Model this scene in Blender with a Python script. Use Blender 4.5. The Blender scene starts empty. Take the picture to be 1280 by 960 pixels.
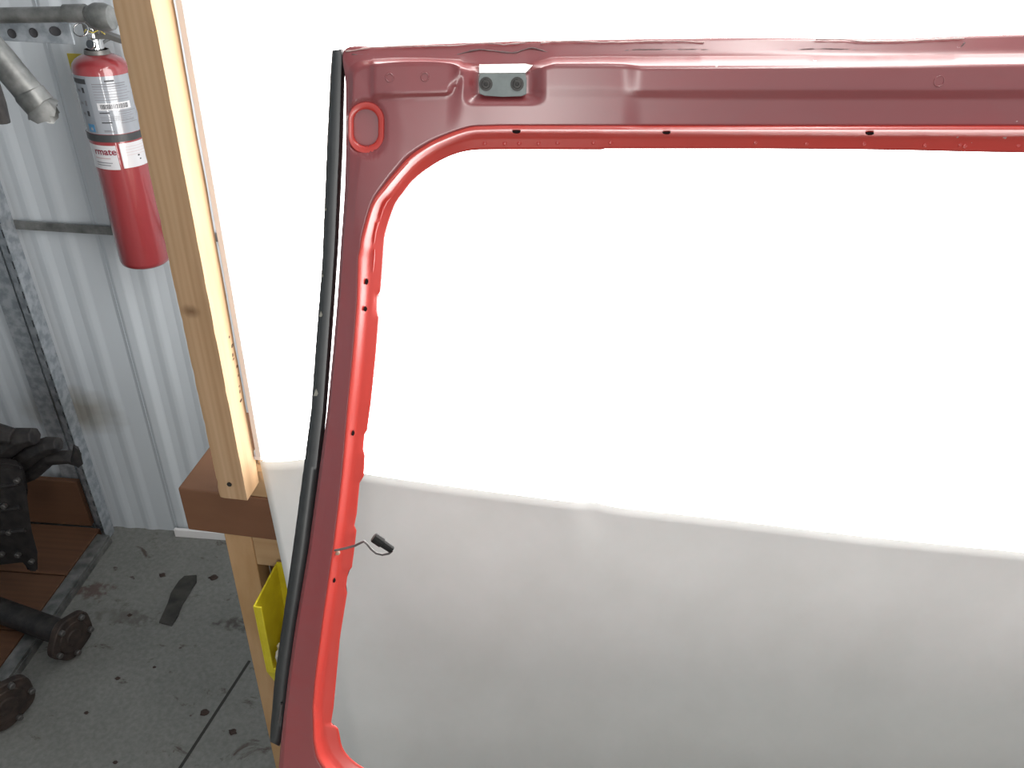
import bpy, bmesh, math, random
from mathutils import Vector, Matrix, noise
random.seed(7)
R = math.radians
scene = bpy.context.scene
COL = scene.collection

# ------------------------------------------------------------------ camera
H = 1.6; YAW = R(5.8); FP = 960.0
CAM = Vector((0, 0, H))
_d = Vector((567 - 640, 1961 - 480, FP)).normalized()      # direction of 'down' seen by the lens
_up = -_d
_f = Vector((0, 0, 1)); _f = (_f - _d * _f.dot(_d)).normalized()
_r = _f.cross(_up)
def to_world(v):
    a, b, c = v.dot(_r), v.dot(_f), v.dot(_up)
    return Vector((a * math.cos(YAW) - b * math.sin(YAW), a * math.sin(YAW) + b * math.cos(YAW), c))
cx, cy, cz = to_world(Vector((1, 0, 0))), to_world(Vector((0, -1, 0))), to_world(Vector((0, 0, -1)))
cam_data = bpy.data.cameras.new('camera'); cam_data.sensor_width = 36; cam_data.lens = FP / 1280 * 36
cam_data.clip_start = 0.01
cam = bpy.data.objects.new('camera', cam_data); COL.objects.link(cam)
m = Matrix((cx, cy, cz)).transposed().to_4x4(); m.translation = CAM
cam.matrix_world = m
scene.camera = cam
def ray(x, y): return to_world(Vector((x - 640, y - 480, FP)).normalized())
def hit(x, y, p, n):
    k = ray(x, y); return CAM + k * ((p - CAM).dot(n) / k.dot(n))
def atY(x, y, Y): return hit(x, y, Vector((0, Y, 0)), Vector((0, 1, 0)))
def atZ(x, y, Z=0.0): return hit(x, y, Vector((0, 0, Z)), Vector((0, 0, 1)))

# ------------------------------------------------------------------ light
world = bpy.data.worlds.new('world'); scene.world = world; world.use_nodes = True
bg = world.node_tree.nodes['Background']
bg.inputs[0].default_value = (0.93, 0.97, 1.0, 1); bg.inputs[1].default_value = 0.48
def area(name, loc, aim, sx, sy, watts, col=(1, 1, 1)):
    L = bpy.data.lights.new(name, 'AREA'); L.shape = 'RECTANGLE'; L.size = sx; L.size_y = sy; L.energy = watts; L.color = col
    o = bpy.data.objects.new(name, L); COL.objects.link(o); o.location = loc
    o.rotation_euler = (Vector(aim) - Vector(loc)).to_track_quat('-Z', 'Y').to_euler(); return o
area('work_light', (0.15, -1.25, 0.95), (-0.4, 1.2, 0.95), 0.06, 1.6, 8, (1, 0.98, 0.95))      # tall stand lamp behind the photographer
area('ceiling_tube_light', (0.6, -0.2, 2.84), (0.6, -0.2, 0), 0.12, 2.2, 20, (1, 0.98, 0.95))
PANEL_STRENGTH = 6.0
vs = scene.view_settings
vs.view_transform = 'Standard'; vs.look = 'None'; vs.exposure = 0.0; vs.gamma = 1; vs.use_curve_mapping = False

# ------------------------------------------------------------------ materials
def mat(name, col, rough=0.5, metal=0.0, **kw):
    mt = bpy.data.materials.new(name); mt.use_nodes = True
    nt = mt.node_tree; b = nt.nodes['Principled BSDF']
    b.inputs['Base Color'].default_value = (*col, 1); b.inputs['Roughness'].default_value = rough; b.inputs['Metallic'].default_value = metal
    for k, v in kw.items():
        key = {'coat': 'Coat Weight', 'coat_rough': 'Coat Roughness', 'coat_ior': 'Coat IOR', 'ior': 'IOR', 'emit': 'Emission Color', 'estr': 'Emission Strength', 'spec': 'Specular IOR Level', 'sheen': 'Sheen Weight'}[k]
        b.inputs[key].default_value = (*v, 1) if k == 'emit' else v
    return mt
def N(mt, typ, **kw):
    n = mt.node_tree.nodes.new(typ)
    for k, v in kw.items():
        if k in ('op',): n.operation = v
        elif hasattr(n, k): setattr(n, k, v)
        else: n.inputs[k.replace('_', ' ')].default_value = v
    return n
def L(mt, a, b): mt.node_tree.links.new(a, b)
def ramp(mt, fac, stops):
    r = mt.node_tree.nodes.new('ShaderNodeValToRGB')
    while len(r.color_ramp.elements) < len(stops): r.color_ramp.elements.new(0.5)
    for e, (p, c) in zip(r.color_ramp.elements, stops): e.position = p; e.color = (*c, 1)
    L(mt, fac, r.inputs[0]); return r.outputs[0]
def coords(mt, scale=(1, 1, 1), obj=True):
    tc = N(mt, 'ShaderNodeTexCoord'); mp = N(mt, 'ShaderNodeMapping'); mp.inputs['Scale'].default_value = scale
    L(mt, tc.outputs['Object'], mp.inputs['Vector']); return mp.outputs[0]
def noise_tex(mt, vec, scale, detail=4, rough=0.55, dist=0.0):
    n = N(mt, 'ShaderNodeTexNoise'); n.inputs['Scale'].default_value = scale; n.inputs['Detail'].default_value = detail
    n.inputs['Roughness'].default_value = rough; n.inputs['Distortion'].default_value = dist
    L(mt, vec, n.inputs['Vector']); return n.outputs['Fac']
def bump(mt, fac, strength=0.2, dist=0.002):
    b = N(mt, 'ShaderNodeBump'); b.inputs['Strength'].default_value = strength; b.inputs['Distance'].default_value = dist
    L(mt, fac, b.inputs['Height']); L(mt, b.outputs[0], mt.node_tree.nodes['Principled BSDF'].inputs['Normal'])
def base(mt, sock): L(mt, sock, mt.node_tree.nodes['Principled BSDF'].inputs['Base Color'])
def mixc(mt, fac, a, b):
    mx = mt.node_tree.nodes.new('ShaderNodeMix'); mx.data_type = 'RGBA'
    for s, v in ((mx.inputs[0], fac), (mx.inputs[6], a), (mx.inputs[7], b)):
        if hasattr(v, 'is_linked'): L(mt, v, s)
        else: s.default_value = v if isinstance(v, (int, float)) else (*v, 1)
    return mx.outputs[2]

def noisy(name, c0, c1, scale, rough=0.5, metal=0.0, stretch=(1, 1, 1), bstr=0.0, lo=0.35, hi=0.65, **kw):
    mt = mat(name, c0, rough, metal, **kw)
    f = noise_tex(mt, coords(mt, stretch), scale)
    base(mt, ramp(mt, f, [(lo, c0), (hi, c1)]))
    if bstr: bump(mt, f, bstr)
    return mt

def wood_mat(name, c0, c1, c2, axis=2, scale=1.0, knots=True):
    mt = mat(name, c0, 0.75)
    st = [38 * scale] * 3; st[axis] = 1.6 * scale
    v = coords(mt, st)
    f = noise_tex(mt, v, 1.0, 6, 0.6, 0.6)
    w = N(mt, 'ShaderNodeTexWave'); w.wave_type = 'BANDS'; w.bands_direction = 'X' if axis != 0 else 'Y'
    w.inputs['Scale'].default_value = 0.9; w.inputs['Distortion'].default_value = 7; w.inputs['Detail'].default_value = 2; w.inputs['Detail Scale'].default_value = 0.8
    L(mt, v, w.inputs['Vector'])
    a = ramp(mt, f, [(0.3, c0), (0.55, c1), (0.75, c2)])
    b = mixc(mt, 0.22, a, ramp(mt, w.outputs['Fac'], [(0.0, c2), (0.9, c0)]))
    if knots:
        kd = N(mt, 'ShaderNodeVectorMath', operation='DISTANCE'); L(mt, coords(mt, (1, 0.6, 1.6)), kd.inputs[0]); kd.inputs[1].default_value = (KNOT[0], KNOT[1] * 0.6, KNOT[2] * 1.6)
        kf = N(mt, 'ShaderNodeMath', operation='MULTIPLY_ADD'); L(mt, f, kf.inputs[0]); kf.inputs[1].default_value = 0.02; L(mt, kd.outputs['Value'], kf.inputs[2])
        b = mixc(mt, ramp(mt, kf.outputs[0], [(0.012, (0.85, 0.85, 0.85)), (0.028, (0, 0, 0))]), b, (0.17, 0.09, 0.04))
        vo = N(mt, 'ShaderNodeTexVoronoi'); vo.inputs['Scale'].default_value = 5.0
        L(mt, coords(mt, [1.8 if i != axis else 0.8 for i in range(3)]), vo.inputs['Vector'])
        k = ramp(mt, vo.outputs['Distance'], [(0.03, (1, 1, 1)), (0.13, (0, 0, 0))])
        b = mixc(mt, k, b, (0.16, 0.085, 0.035))
    base(mt, b); bump(mt, f, 0.25, 0.001); return mt

M = {}
kp = atY(235, 389, 0.80); KNOT = (kp.x + 0.004, 0.80, kp.z)
M['pine'] = wood_mat('pine', (0.60, 0.41, 0.24), (0.53, 0.345, 0.19), (0.42, 0.26, 0.13))
M['pine_x'] = wood_mat('pine_rail', (0.56, 0.37, 0.20), (0.50, 0.32, 0.165), (0.42, 0.25, 0.12), axis=0, knots=False)
M['osb'] = noisy('leg_wood', (0.56, 0.35, 0.18), (0.47, 0.28, 0.13), 30, 0.8, stretch=(1, 1, 0.25), bstr=0.1)
M['brown'] = noisy('brown_paint', (0.185, 0.083, 0.040), (0.22, 0.102, 0.05), 12, 0.6, stretch=(0.3, 1, 1), bstr=0.05)
M['bark'] = noisy('bark', (0.05, 0.03, 0.015), (0.22, 0.13, 0.06), 60, 0.9, bstr=0.4)
M['nail'] = mat('nail', (0.05, 0.05, 0.045), 0.5, 0.6)
M['white_trim'] = mat('white_plastic', (0.8, 0.78, 0.77), 0.5)

# concrete
mt = mat('concrete', (0.16, 0.16, 0.15), 0.75); M['concrete'] = mt
v = coords(mt)
a = ramp(mt, noise_tex(mt, v, 3.0, 6, 0.6, 0.3), [(0.3, (0.155, 0.158, 0.145)), (0.7, (0.225, 0.225, 0.208))])
fine = noise_tex(mt, v, 90, 3, 0.6)
a = mixc(mt, 0.25, a, ramp(mt, fine, [(0.35, (0.10, 0.10, 0.09)), (0.65, (0.27, 0.27, 0.25))]))
st = ramp(mt, noise_tex(mt, coords(mt, (1.0, 1.6, 1)), 9.0, 6, 0.72, 0.5), [(0.60, (0, 0, 0)), (0.68, (1, 1, 1))])
a = mixc(mt, st, a, (0.075, 0.062, 0.05))
sp = ramp(mt, noise_tex(mt, v, 34.0, 2, 0.5), [(0.72, (0, 0, 0)), (0.77, (0.8, 0.8, 0.8))])
a = mixc(mt, sp, a, (0.05, 0.035, 0.025))
nzv = N(mt, 'ShaderNodeTexNoise'); nzv.inputs['Scale'].default_value = 45; nzv.inputs['Detail'].default_value = 4; L(mt, v, nzv.inputs['Vector'])
for (pxy, sx_, sy_, colr, amt) in (((112, 737), 13, 24, (0.085, 0.045, 0.035), 0.75), ((287, 780), 14, 40, (0.05, 0.042, 0.034), 0.8), ((160, 772), 9, 30, (0.07, 0.055, 0.045), 0.5)):
    c_ = atZ(*pxy); mp = N(mt, 'ShaderNodeMapping'); mp.inputs['Scale'].default_value = (sx_, sy_, 0); mp.inputs['Location'].default_value = (-c_.x * sx_, -c_.y * sy_, 0)
    L(mt, v, mp.inputs['Vector'])
    ad = N(mt, 'ShaderNodeVectorMath', operation='MULTIPLY_ADD'); L(mt, nzv.outputs['Color'], ad.inputs[0]); ad.inputs[1].default_value = (3, 3, 0); L(mt, mp.outputs[0], ad.inputs[2])
    sb = N(mt, 'ShaderNodeVectorMath', operation='SUBTRACT'); L(mt, ad.outputs[0], sb.inputs[0]); sb.inputs[1].default_value = (1.5, 1.5, 0)
    ln = N(mt, 'ShaderNodeVectorMath', operation='LENGTH'); L(mt, sb.outputs[0], ln.inputs[0])
    a = mixc(mt, ramp(mt, ln.outputs['Value'], [(0.25, (amt,) * 3), (0.8, (0, 0, 0))]), a, colr)
base(mt, a); bump(mt, fine, 0.12, 0.001)

# white painted steel cladding, with a smoky smear at its own place
mt = mat('white_cladding', (0.62, 0.66, 0.69), 0.45); M['clad'] = mt
v = coords(mt)
a = ramp(mt, noise_tex(mt, coords(mt, (1, 1, 0.2)), 5, 4, 0.6), [(0.3, (0.56, 0.60, 0.63)), (0.7, (0.64, 0.68, 0.70))])
SMEAR = None
M['galv'] = noisy('galvanised_steel', (0.30, 0.33, 0.36), (0.48, 0.51, 0.54), 45, 0.42, 0.55, lo=0.4, hi=0.6)
M['galv_dark'] = noisy('weathered_steel', (0.13, 0.135, 0.13), (0.27, 0.27, 0.26), 30, 0.45, 0.6)
M['chrome'] = mat('chrome', (0.6, 0.6, 0.6), 0.15, 1.0)
M['castiron'] = noisy('cast_iron', (0.018, 0.017, 0.018), (0.042, 0.037, 0.035), 40, 0.6, 0.3, bstr=0.5)
M['rust'] = noisy('rusty_iron', (0.022, 0.015, 0.013), (0.055, 0.038, 0.030), 35, 0.7, 0.2, bstr=0.5)
M['bolt'] = mat('bolt_steel', (0.10, 0.095, 0.09), 0.5, 0.5)
M['plank'] = wood_mat('stained_plank', (0.125, 0.056, 0.025), (0.10, 0.043, 0.019), (0.065, 0.028, 0.013), axis=0, scale=0.5, knots=False)
M['slot'] = mat('slot_dark', (0.05, 0.05, 0.055), 0.8)

# red paint, with an optional grey mix standing in for lens glare
def red_paint(name, glare, c=(0.55, 0.028, 0.030), coat=0.6):
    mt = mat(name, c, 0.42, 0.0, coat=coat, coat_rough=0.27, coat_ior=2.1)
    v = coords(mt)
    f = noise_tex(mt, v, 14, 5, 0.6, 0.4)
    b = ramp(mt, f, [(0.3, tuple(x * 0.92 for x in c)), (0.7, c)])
    if glare:
        g = ramp(mt, noise_tex(mt, v, 9, 5, 0.65, 1.0), [(0.3, (glare * 0.6,) * 3), (0.75, (glare * 1.2,) * 3)])
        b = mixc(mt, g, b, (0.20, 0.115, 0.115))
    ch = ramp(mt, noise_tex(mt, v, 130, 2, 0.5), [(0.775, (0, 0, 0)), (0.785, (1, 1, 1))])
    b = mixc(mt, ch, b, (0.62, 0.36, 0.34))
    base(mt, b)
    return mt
M['red'] = red_paint('red_paint', 0.0, (0.74, 0.055, 0.038), 0.6)
M['red_dull_glare'] = red_paint('red_paint_dull_glare', 0.36, (0.40, 0.032, 0.040), 0.8)  # duller red of the inner panel, lens glare greyed into its colour
M['sealer'] = noisy('seam_sealer', (0.17, 0.10, 0.10), (0.27, 0.16, 0.16), 80, 0.6)
M['sealer_pale'] = noisy('pale_seam_sealer', (0.45, 0.28, 0.27), (0.75, 0.55, 0.52), 60, 0.5)
M['rubber'] = noisy('black_rubber', (0.018, 0.021, 0.022), (0.032, 0.035, 0.036), 60, 0.38, lo=0.3, hi=0.7, ior=1.9)
M['chip'] = mat('adhesive_residue', (0.34, 0.33, 0.28), 0.7)
M['plate'] = noisy('zinc_plate', (0.24, 0.27, 0.265), (0.33, 0.36, 0.35), 70, 0.5, 0.25)
M['black'] = mat('black_plastic', (0.010, 0.010, 0.009), 0.6, spec=0.25)
M['lip'] = mat('zinc_lit_tone', (0.78, 0.78, 0.76), 0.35, 0.9)  # paler copy of the plate's zinc, its lit top edge put into the colour
M['wire'] = mat('grey_wire', (0.13, 0.12, 0.115), 0.4, 0.2)
M['tan'] = mat('tan_grommet', (0.45, 0.30, 0.22), 0.4)
M['hole'] = mat('hole_dark', (0.02, 0.008, 0.008), 0.8)
M['yellow'] = noisy('yellow_plastic', (0.60, 0.50, 0.015), (0.72, 0.62, 0.03), 20, 0.45)
M['tag_yellow'] = mat('yellow_card', (0.52, 0.42, 0.06), 0.6)
M['fluff'] = noisy('white_rag', (0.55, 0.55, 0.52), (0.8, 0.8, 0.78), 30, 0.9)
M['ext_red'] = mat('extinguisher_red', (0.26, 0.030, 0.034), 0.30, 0.0, coat=1.0, coat_rough=0.07, coat_ior=1.6)
M['label_grey'] = mat('label_grey', (0.26, 0.275, 0.30), 0.2, coat=1.0, coat_rough=0.06, coat_ior=1.6)
M['label_dark'] = mat('label_column', (0.19, 0.21, 0.235), 0.3, coat=1.0, coat_rough=0.06, coat_ior=1.6)
M['label_white'] = mat('label_white', (0.56, 0.555, 0.57), 0.3, coat=1.0, coat_rough=0.06, coat_ior=1.6)
M['ink'] = mat('ink', (0.035, 0.035, 0.04), 0.4)
M['ink_grey'] = mat('ink_grey', (0.13, 0.13, 0.145), 0.4)
M['ink_red'] = mat('ink_red', (0.20, 0.02, 0.04), 0.4)
M['ink_pink'] = mat('ink_pink', (0.45, 0.32, 0.33), 0.4)
M['ink_blue'] = mat('ink_blue', (0.06, 0.19, 0.34), 0.4)
M['band'] = mat('band_black', (0.04, 0.043, 0.045), 0.4)
M['lever'] = mat('lever_metal', (0.16, 0.155, 0.145), 0.4, 0.5)
M['strip'] = noisy('dark_rubber_strip', (0.022, 0.022, 0.02), (0.055, 0.052, 0.045), 30, 0.8, lo=0.3, hi=0.6, bstr=0.4)
M['crumb'] = mat('dirt_crumb', (0.045, 0.028, 0.022), 0.9)
M['joint'] = mat('floor_joint', (0.035, 0.034, 0.03), 0.9)
# paper: thin, a little translucent
mt = mat('backdrop_paper', (0.74, 0.74, 0.715), 0.8); M['paper'] = mt
f = noise_tex(mt, coords(mt), 11, 5, 0.6); base(mt, ramp(mt, f, [(0.3, (0.74, 0.765, 0.735)), (0.7, (0.79, 0.815, 0.79))]))
bump(mt, noise_tex(mt, coords(mt), 160, 3, 0.6), 0.08, 0.0005)
mt = mat('lit_diffuser', (0.8, 0.8, 0.8), 0.6, emit=(1, 0.985, 0.965), estr=PANEL_STRENGTH); M['diffuser'] = mt

# ------------------------------------------------------------------ mesh helpers
def link(name, me, material, parent=None, smooth=False):
    o = bpy.data.objects.new(name, me); COL.objects.link(o)
    if material is not None: me.materials.append(M[material] if isinstance(material, str) else material)
    if smooth:
        me.polygons.foreach_set('use_smooth', [True] * len(me.polygons))
    if parent is not None: o.parent = parent
    return o
def bm_obj(name, bm, material, parent=None, smooth=False, angle=None):
    bmesh.ops.recalc_face_normals(bm, faces=bm.faces)
    me = bpy.data.meshes.new(name); bm.to_mesh(me); bm.free()
    o = link(name, me, material, parent, smooth)
    if smooth and angle: me.set_sharp_from_angle(angle=R(angle))
    return o
def tag(o, label, cat, group=None):
    o['label'] = label; o['category'] = cat
    if group: o['group'] = group
    return o
def struct(o, label=None, cat=None):
    o['kind'] = 'structure'
    if label: o['label'] = label
    if cat: o['category'] = cat
    return o
def empty(name, loc=(0, 0, 0)):
    o = bpy.data.objects.new(name, None); COL.objects.link(o); o.location = loc; o.empty_display_size = 0.05; return o
def add_box(bm, x0, x1, y0, y1, z0, z1, bev=0.0):
    r = bmesh.ops.create_cube(bm, size=1.0)
    vs_ = r['verts']
    for v_ in vs_:
        v_.co = Vector((x0 + (v_.co.x + 0.5) * (x1 - x0), y0 + (v_.co.y + 0.5) * (y1 - y0), z0 + (v_.co.z + 0.5) * (z1 - z0)))
    if bev:
        es = list({e for v_ in vs_ for e in v_.link_edges})
        bmesh.ops.bevel(bm, geom=es, offset=bev, segments=2, affect='EDGES', profile=0.5)
def box(name, material, parent, x0, x1, y0, y1, z0, z1, bev=0.0):
    bm = bmesh.new(); add_box(bm, min(x0, x1), max(x0, x1), min(y0, y1), max(y0, y1), min(z0, z1), max(z0, z1), bev)
    return bm_obj(name, bm, material, parent)
def frame_of(t):
    t = t.normalized(); a = Vector((0, 0, 1)) if abs(t.z) < 0.9 else Vector((1, 0, 0))
    u = t.cross(a).normalized(); return u, t.cross(u).normalized()
def add_tube(bm, pts, rad, n=12, cap=True):
    pts = [Vector(p) for p in pts]; rads = rad if isinstance(rad, (list, tuple)) else [rad] * len(pts)
    rings = []; u = None
    for i, p in enumerate(pts):
        t = (pts[min(i + 1, len(pts) - 1)] - pts[max(i - 1, 0)]).normalized()
        if u is None: u, w = frame_of(t)
        else:
            u = (u - t * u.dot(t)).normalized(); w = t.cross(u)
        rings.append([bm.verts.new(p + (u * math.cos(2 * math.pi * k / n) + w * math.sin(2 * math.pi * k / n)) * rads[i]) for k in range(n)])
    for a, b in zip(rings, rings[1:]):
        for k in range(n): bm.faces.new((a[k], a[(k + 1) % n], b[(k + 1) % n], b[k]))
    if cap:
        bm.faces.new(rings[0]); bm.faces.new(rings[-1])
def tube(name, material, parent, pts, rad, n=12, cap=True, smooth=True):
    bm = bmesh.new(); add_tube(bm, pts, rad, n, cap); return bm_obj(name, bm, material, parent, smooth, 40 if smooth else None)
def add_lathe(bm, prof, n=32, center=Vector((0, 0, 0)), axis=Vector((0, 0, 1)), a0=0, a1=2 * math.pi):
    """prof: list of (radius, height along axis)"""
    u, w = frame_of(axis); axis = axis.normalized(); full = abs(a1 - a0 - 2 * math.pi) < 1e-6
    cnt = n if full else n + 1; rings = []
    for r_, h_ in prof:
        rings.append([bm.verts.new(center + axis * h_ + (u * math.cos(a0 + (a1 - a0) * k / n) + w * math.sin(a0 + (a1 - a0) * k / n)) * max(r_, 1e-5)) for k in range(cnt)])
    for a, b in zip(rings, rings[1:]):
        for k in range(n if full else n): bm.faces.new((a[k], a[(k + 1) % cnt], b[(k + 1) % cnt], b[k]))
def lathe(name, material, parent, prof, n=32, center=(0, 0, 0), axis=(0, 0, 1), angle=35):
    bm = bmesh.new(); add_lathe(bm, prof, n, Vector(center), Vector(axis)); bmesh.ops.remove_doubles(bm, verts=bm.verts, dist=1e-5)
    return bm_obj(name, bm, material, parent, True, angle)
def add_torus(bm, c, axis, R0, r0, n=24, k=8):
    u, w = frame_of(Vector(axis)); ax = Vector(axis).normalized(); c = Vector(c); rings = []
    for i in range(n):
        a = 2 * math.pi * i / n; d_ = u * math.cos(a) + w * math.sin(a)
        rings.append([bm.verts.new(c + d_ * (R0 + r0 * math.cos(2 * math.pi * j / k)) + ax * r0 * math.sin(2 * math.pi * j / k)) for j in range(k)])
    for i in range(n):
        a, b = rings[i], rings[(i + 1) % n]
        for j in range(k): bm.faces.new((a[j], a[(j + 1) % k], b[(j + 1) % k], b[j]))
def torus(name, material, parent, c, axis, R0, r0, n=24, k=8):
    bm = bmesh.new(); add_torus(bm, c, axis, R0, r0, n, k); return bm_obj(name, bm, material, parent, True)
def add_prism(bm, pts, off):
    """closed polygon pts (Vectors), extruded by off"""
    a = [bm.verts.new(p) for p in pts]; b = [bm.verts.new(p + off) for p in pts]
    bm.faces.new(a); bm.faces.new(b[::-1]); n = len(pts)
    for i in range(n): bm.faces.new((a[i], b[i], b[(i + 1) % n], a[(i + 1) % n]))

# ------------------------------------------------------------------ floor
bm = bmesh.new(); add_box(bm, -4, 3, -3, 2.2, -0.1, 0.0)
floor = struct(bm_obj('floor', bm, 'concrete'), 'grey stained concrete workshop floor', 'floor')
# saw-cut joint in the slab
a, b = atZ(225, 960), atZ(312, 826); dirv = (b - a).normalized(); side = Vector((-dirv.y, dirv.x, 0)) * 0.0034
a = a - dirv * 1.2
bm = bmesh.new(); add_prism(bm, [a - side, b - side, b + side, a + side], Vector((0, 0, 0.0006)))
bm_obj('floor_joint', bm, 'joint', floor)

# ------------------------------------------------------------------ back wall
W0, W1 = atZ(110, 655), atZ(235, 664)
wd = (W1 - W0).normalized(); wn = Vector((wd.y, -wd.x, 0))       # wn faces the camera
wall_angle = math.atan2(wd.y, wd.x)
WM = Matrix.Translation(W0) @ Matrix.Rotation(wall_angle, 4, 'Z')
WI = WM.inverted()
def wall(x, y, off=0.0):                                           # pixel -> wall-local (s, -off, z)
    return WI @ hit(x, y, W0 + wn * off, wn)
bm = bmesh.new(); add_box(bm, -1.8, 3.2, 0.03, 0.10, 0, 2.9)
wb = struct(bm_obj('wall_back', bm, 'clad'), 'white ribbed metal workshop wall behind the extinguisher', 'wall')
wb.matrix_world = WM
sm = wall(92, 512)
mt = M['clad']
geo = N(mt, 'ShaderNodeTexCoord')
mp = N(mt, 'ShaderNodeMapping'); mp.vector_type = 'POINT'
mp.inputs['Location'].default_value = (-sm.x * 6.0, 0, -sm.z * 11); mp.inputs['Scale'].default_value = (6.0, 0, 11)
L(mt, geo.outputs['Object'], mp.inputs['Vector'])
nz = N(mt, 'ShaderNodeTexNoise'); nz.inputs['Scale'].default_value = 1.6; L(mt, mp.outputs[0], nz.inputs['Vector'])
ad = N(mt, 'ShaderNodeVectorMath', operation='MULTIPLY_ADD'); L(mt, nz.outputs['Color'], ad.inputs[0]); ad.inputs[1].default_value = (0.7, 0, 0.7); L(mt, mp.outputs[0], ad.inputs[2])
ad2 = N(mt, 'ShaderNodeVectorMath', operation='SUBTRACT'); L(mt, ad.outputs[0], ad2.inputs[0]); ad2.inputs[1].default_value = (0.35, 0, 0.35)
ln = N(mt, 'ShaderNodeVectorMath', operation='LENGTH'); L(mt, ad2.outputs[0], ln.inputs[0])
smf = ramp(mt, ln.outputs['Value'], [(0.25, (0.8, 0.8, 0.8)), (0.95, (0, 0, 0))])
base(mt, mixc(mt, smf, a_clad if False else ramp(mt, noise_tex(mt, coords(mt, (1, 1, 0.2)), 5, 4, 0.6), [(0.3, (0.49, 0.525, 0.555)), (0.7, (0.555, 0.59, 0.615))]), (0.24, 0.22, 0.18)))
# ribbed sheets, one object each (local to the wall)
def sheet(s0, s1, z0, z1, off):
    bm = bmesh.new(); prof = []
    s = s0; n = int(round((s1 - s0) / 0.0035))
    for i in range(n + 1):
        s = s0 + (s1 - s0) * i / n; ph = (s - s0) % 0.2286
        y = 0.0
        def rib(c, wtop, wbase, h):
            d_ = abs(ph - c)
            return h * max(0, min(1, (wbase - d_) / (wbase - wtop)))
        y = rib(0.03, 0.010, 0.028, 0.0075) + rib(0.098, 0.005, 0.020, 0.003) + rib(0.163, 0.005, 0.020, 0.003)
        prof.append((s, -y - off))
    A = [bm.verts.new((s, y, z0)) for s, y in prof]; B = [bm.verts.new((s, y, z1)) for s, y in prof]
    for i in range(len(prof) - 1): bm.faces.new((A[i], A[i + 1], B[i + 1], B[i]))
    A2 = [bm.verts.new((s, y + 0.0012, z0)) for s, y in prof]
    for i in range(len(prof) - 1): bm.faces.new((A[i + 1], A[i], A2[i], A2[i + 1]))
    e = bm.verts.new((s1, 0.002 - off, z0)); g = bm.verts.new((s1, 0.002 - off, z1)); bm.faces.new((A[-1], B[-1], g, e))
    me = bpy.data.meshes.new('wall_panel'); bm.to_mesh(me); bm.free()
    return link('wall_panel', me, 'clad', wb)
gz = wall(75, 280).z
seam = wall(190, 560).x
k0 = seam - 2 * 0.9144
for i in range(5):
    s0 = k0 + i * 0.9144
    sheet(s0, s0 + 0.9144 + 0.012, 0.0, gz + 0.005, 0.0 + 0.0012 * (i % 2))
    sheet(s0, s0 + 0.9144 + 0.012, gz + 0.004, 2.9, 0.0025 + 0.0012 * (i % 2))
# horizontal steel rail over the joint of the upper and lower sheets
bm = bmesh.new(); add_box(bm, wall(13, 275).x - 0.05, wall(170, 285).x + 1.2, -0.021, -0.0155, gz - 0.010, gz + 0.009)
r1 = bm_obj('wall_rail', bm, 'galv_dark', wb)
# base trim
t0 = wall(224, 664).x
bm = bmesh.new(); add_box(bm, t0, 3.2, -0.026, -0.016, 0.0, 0.028, 0.002)
bt = struct(bm_obj('baseboard_back', bm, 'white_trim'), 'white base trim at the foot of the ribbed wall', 'trim'); bt.matrix_world = WM

bm = bmesh.new(); add_box(bm, -2.46, 3, -3, 2.2, 2.9, 2.96)
struct(bm_obj('ceiling', bm, 'clad'), 'white metal workshop ceiling', 'ceiling')
bm = bmesh.new(); add_box(bm, -2.46, -2.4, -3, 1.28, 0, 2.9)
struct(bm_obj('wall_left', bm, 'clad'), 'white metal side wall of the workshop', 'wall')

# ------------------------------------------------------------------ backdrop stand
stand = empty('backdrop_stand', (-0.52, 0.86, 0.0))
tag(stand, 'pine backdrop stand with a brown painted cross beam, between wall and red liftgate', 'stand')
SX, SY = -0.52, 0.86
def part(o):                                                       # parts are modelled in world space
    o.parent = stand; o.matrix_parent_inverse = Matrix.Translation((0.52, -0.86, 0)); return o
def stud_mesh(x0, x1, y0, y1, z0, z1, seed=0, wane=True):
    bm = bmesh.new(); nz_, ns = 150, 6; per = []
    for i in range(ns): per.append((x0 + (x1 - x0) * i / ns, y0))
    for i in range(ns): per.append((x1, y0 + (y1 - y0) * i / ns))
    for i in range(ns): per.append((x1 - (x1 - x0) * i / ns, y1))
    for i in range(ns): per.append((x0, y1 - (y1 - y0) * i / ns))
    rings = []
    for j in range(nz_ + 1):
        z = z0 + (z1 - z0) * j / nz_; ring = []
        for (x, y) in per:
            n1 = noise.noise(Vector((x * 30 + seed, y * 30, z * 14))) * 0.0008
            q = Vector((x, y, z))
            cxn, cyn = (x0 + x1) / 2, (y0 + y1) / 2
            rd = Vector((x - cxn, y - cyn, 0)).normalized()
            q += rd * n1
            corner = (abs(x - x1) < 1e-6 and abs(y - y0) < 1e-6)
            if corner: q += Vector((-1, 1, 0)) * max(0, noise.noise(Vector((seed, 0, z * 32)))) * 0.003
            if abs(x - x0) < 1e-6 and abs(y - y0) < 1e-6: q += Vector((1, 1, 0)) * (0.0006 + max(0, noise.noise(Vector((seed + 5, 0, z * 60)))) * 0.0016)
            if wane and abs(x - x1) < 1e-6 and y > y0 + (y1 - y0) * 0.45:
                amt = max(0, 1 - abs(z - 1.04) / 0.13)
                q.x -= amt * (0.001 * max(0, noise.noise(Vector((3.3, y * 40, z * 55)))))
            ring.append(bm.verts.new(q))
        rings.append(ring)
    n = len(per)
    for a_, b_ in zip(rings, rings[1:]):
        for k in range(n): bm.faces.new((a_[k], a_[(k + 1) % n], b_[(k + 1) % n], b_[k]))
    bm.faces.new(rings[0]); bm.faces.new(rings[-1])
    return bm
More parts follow.
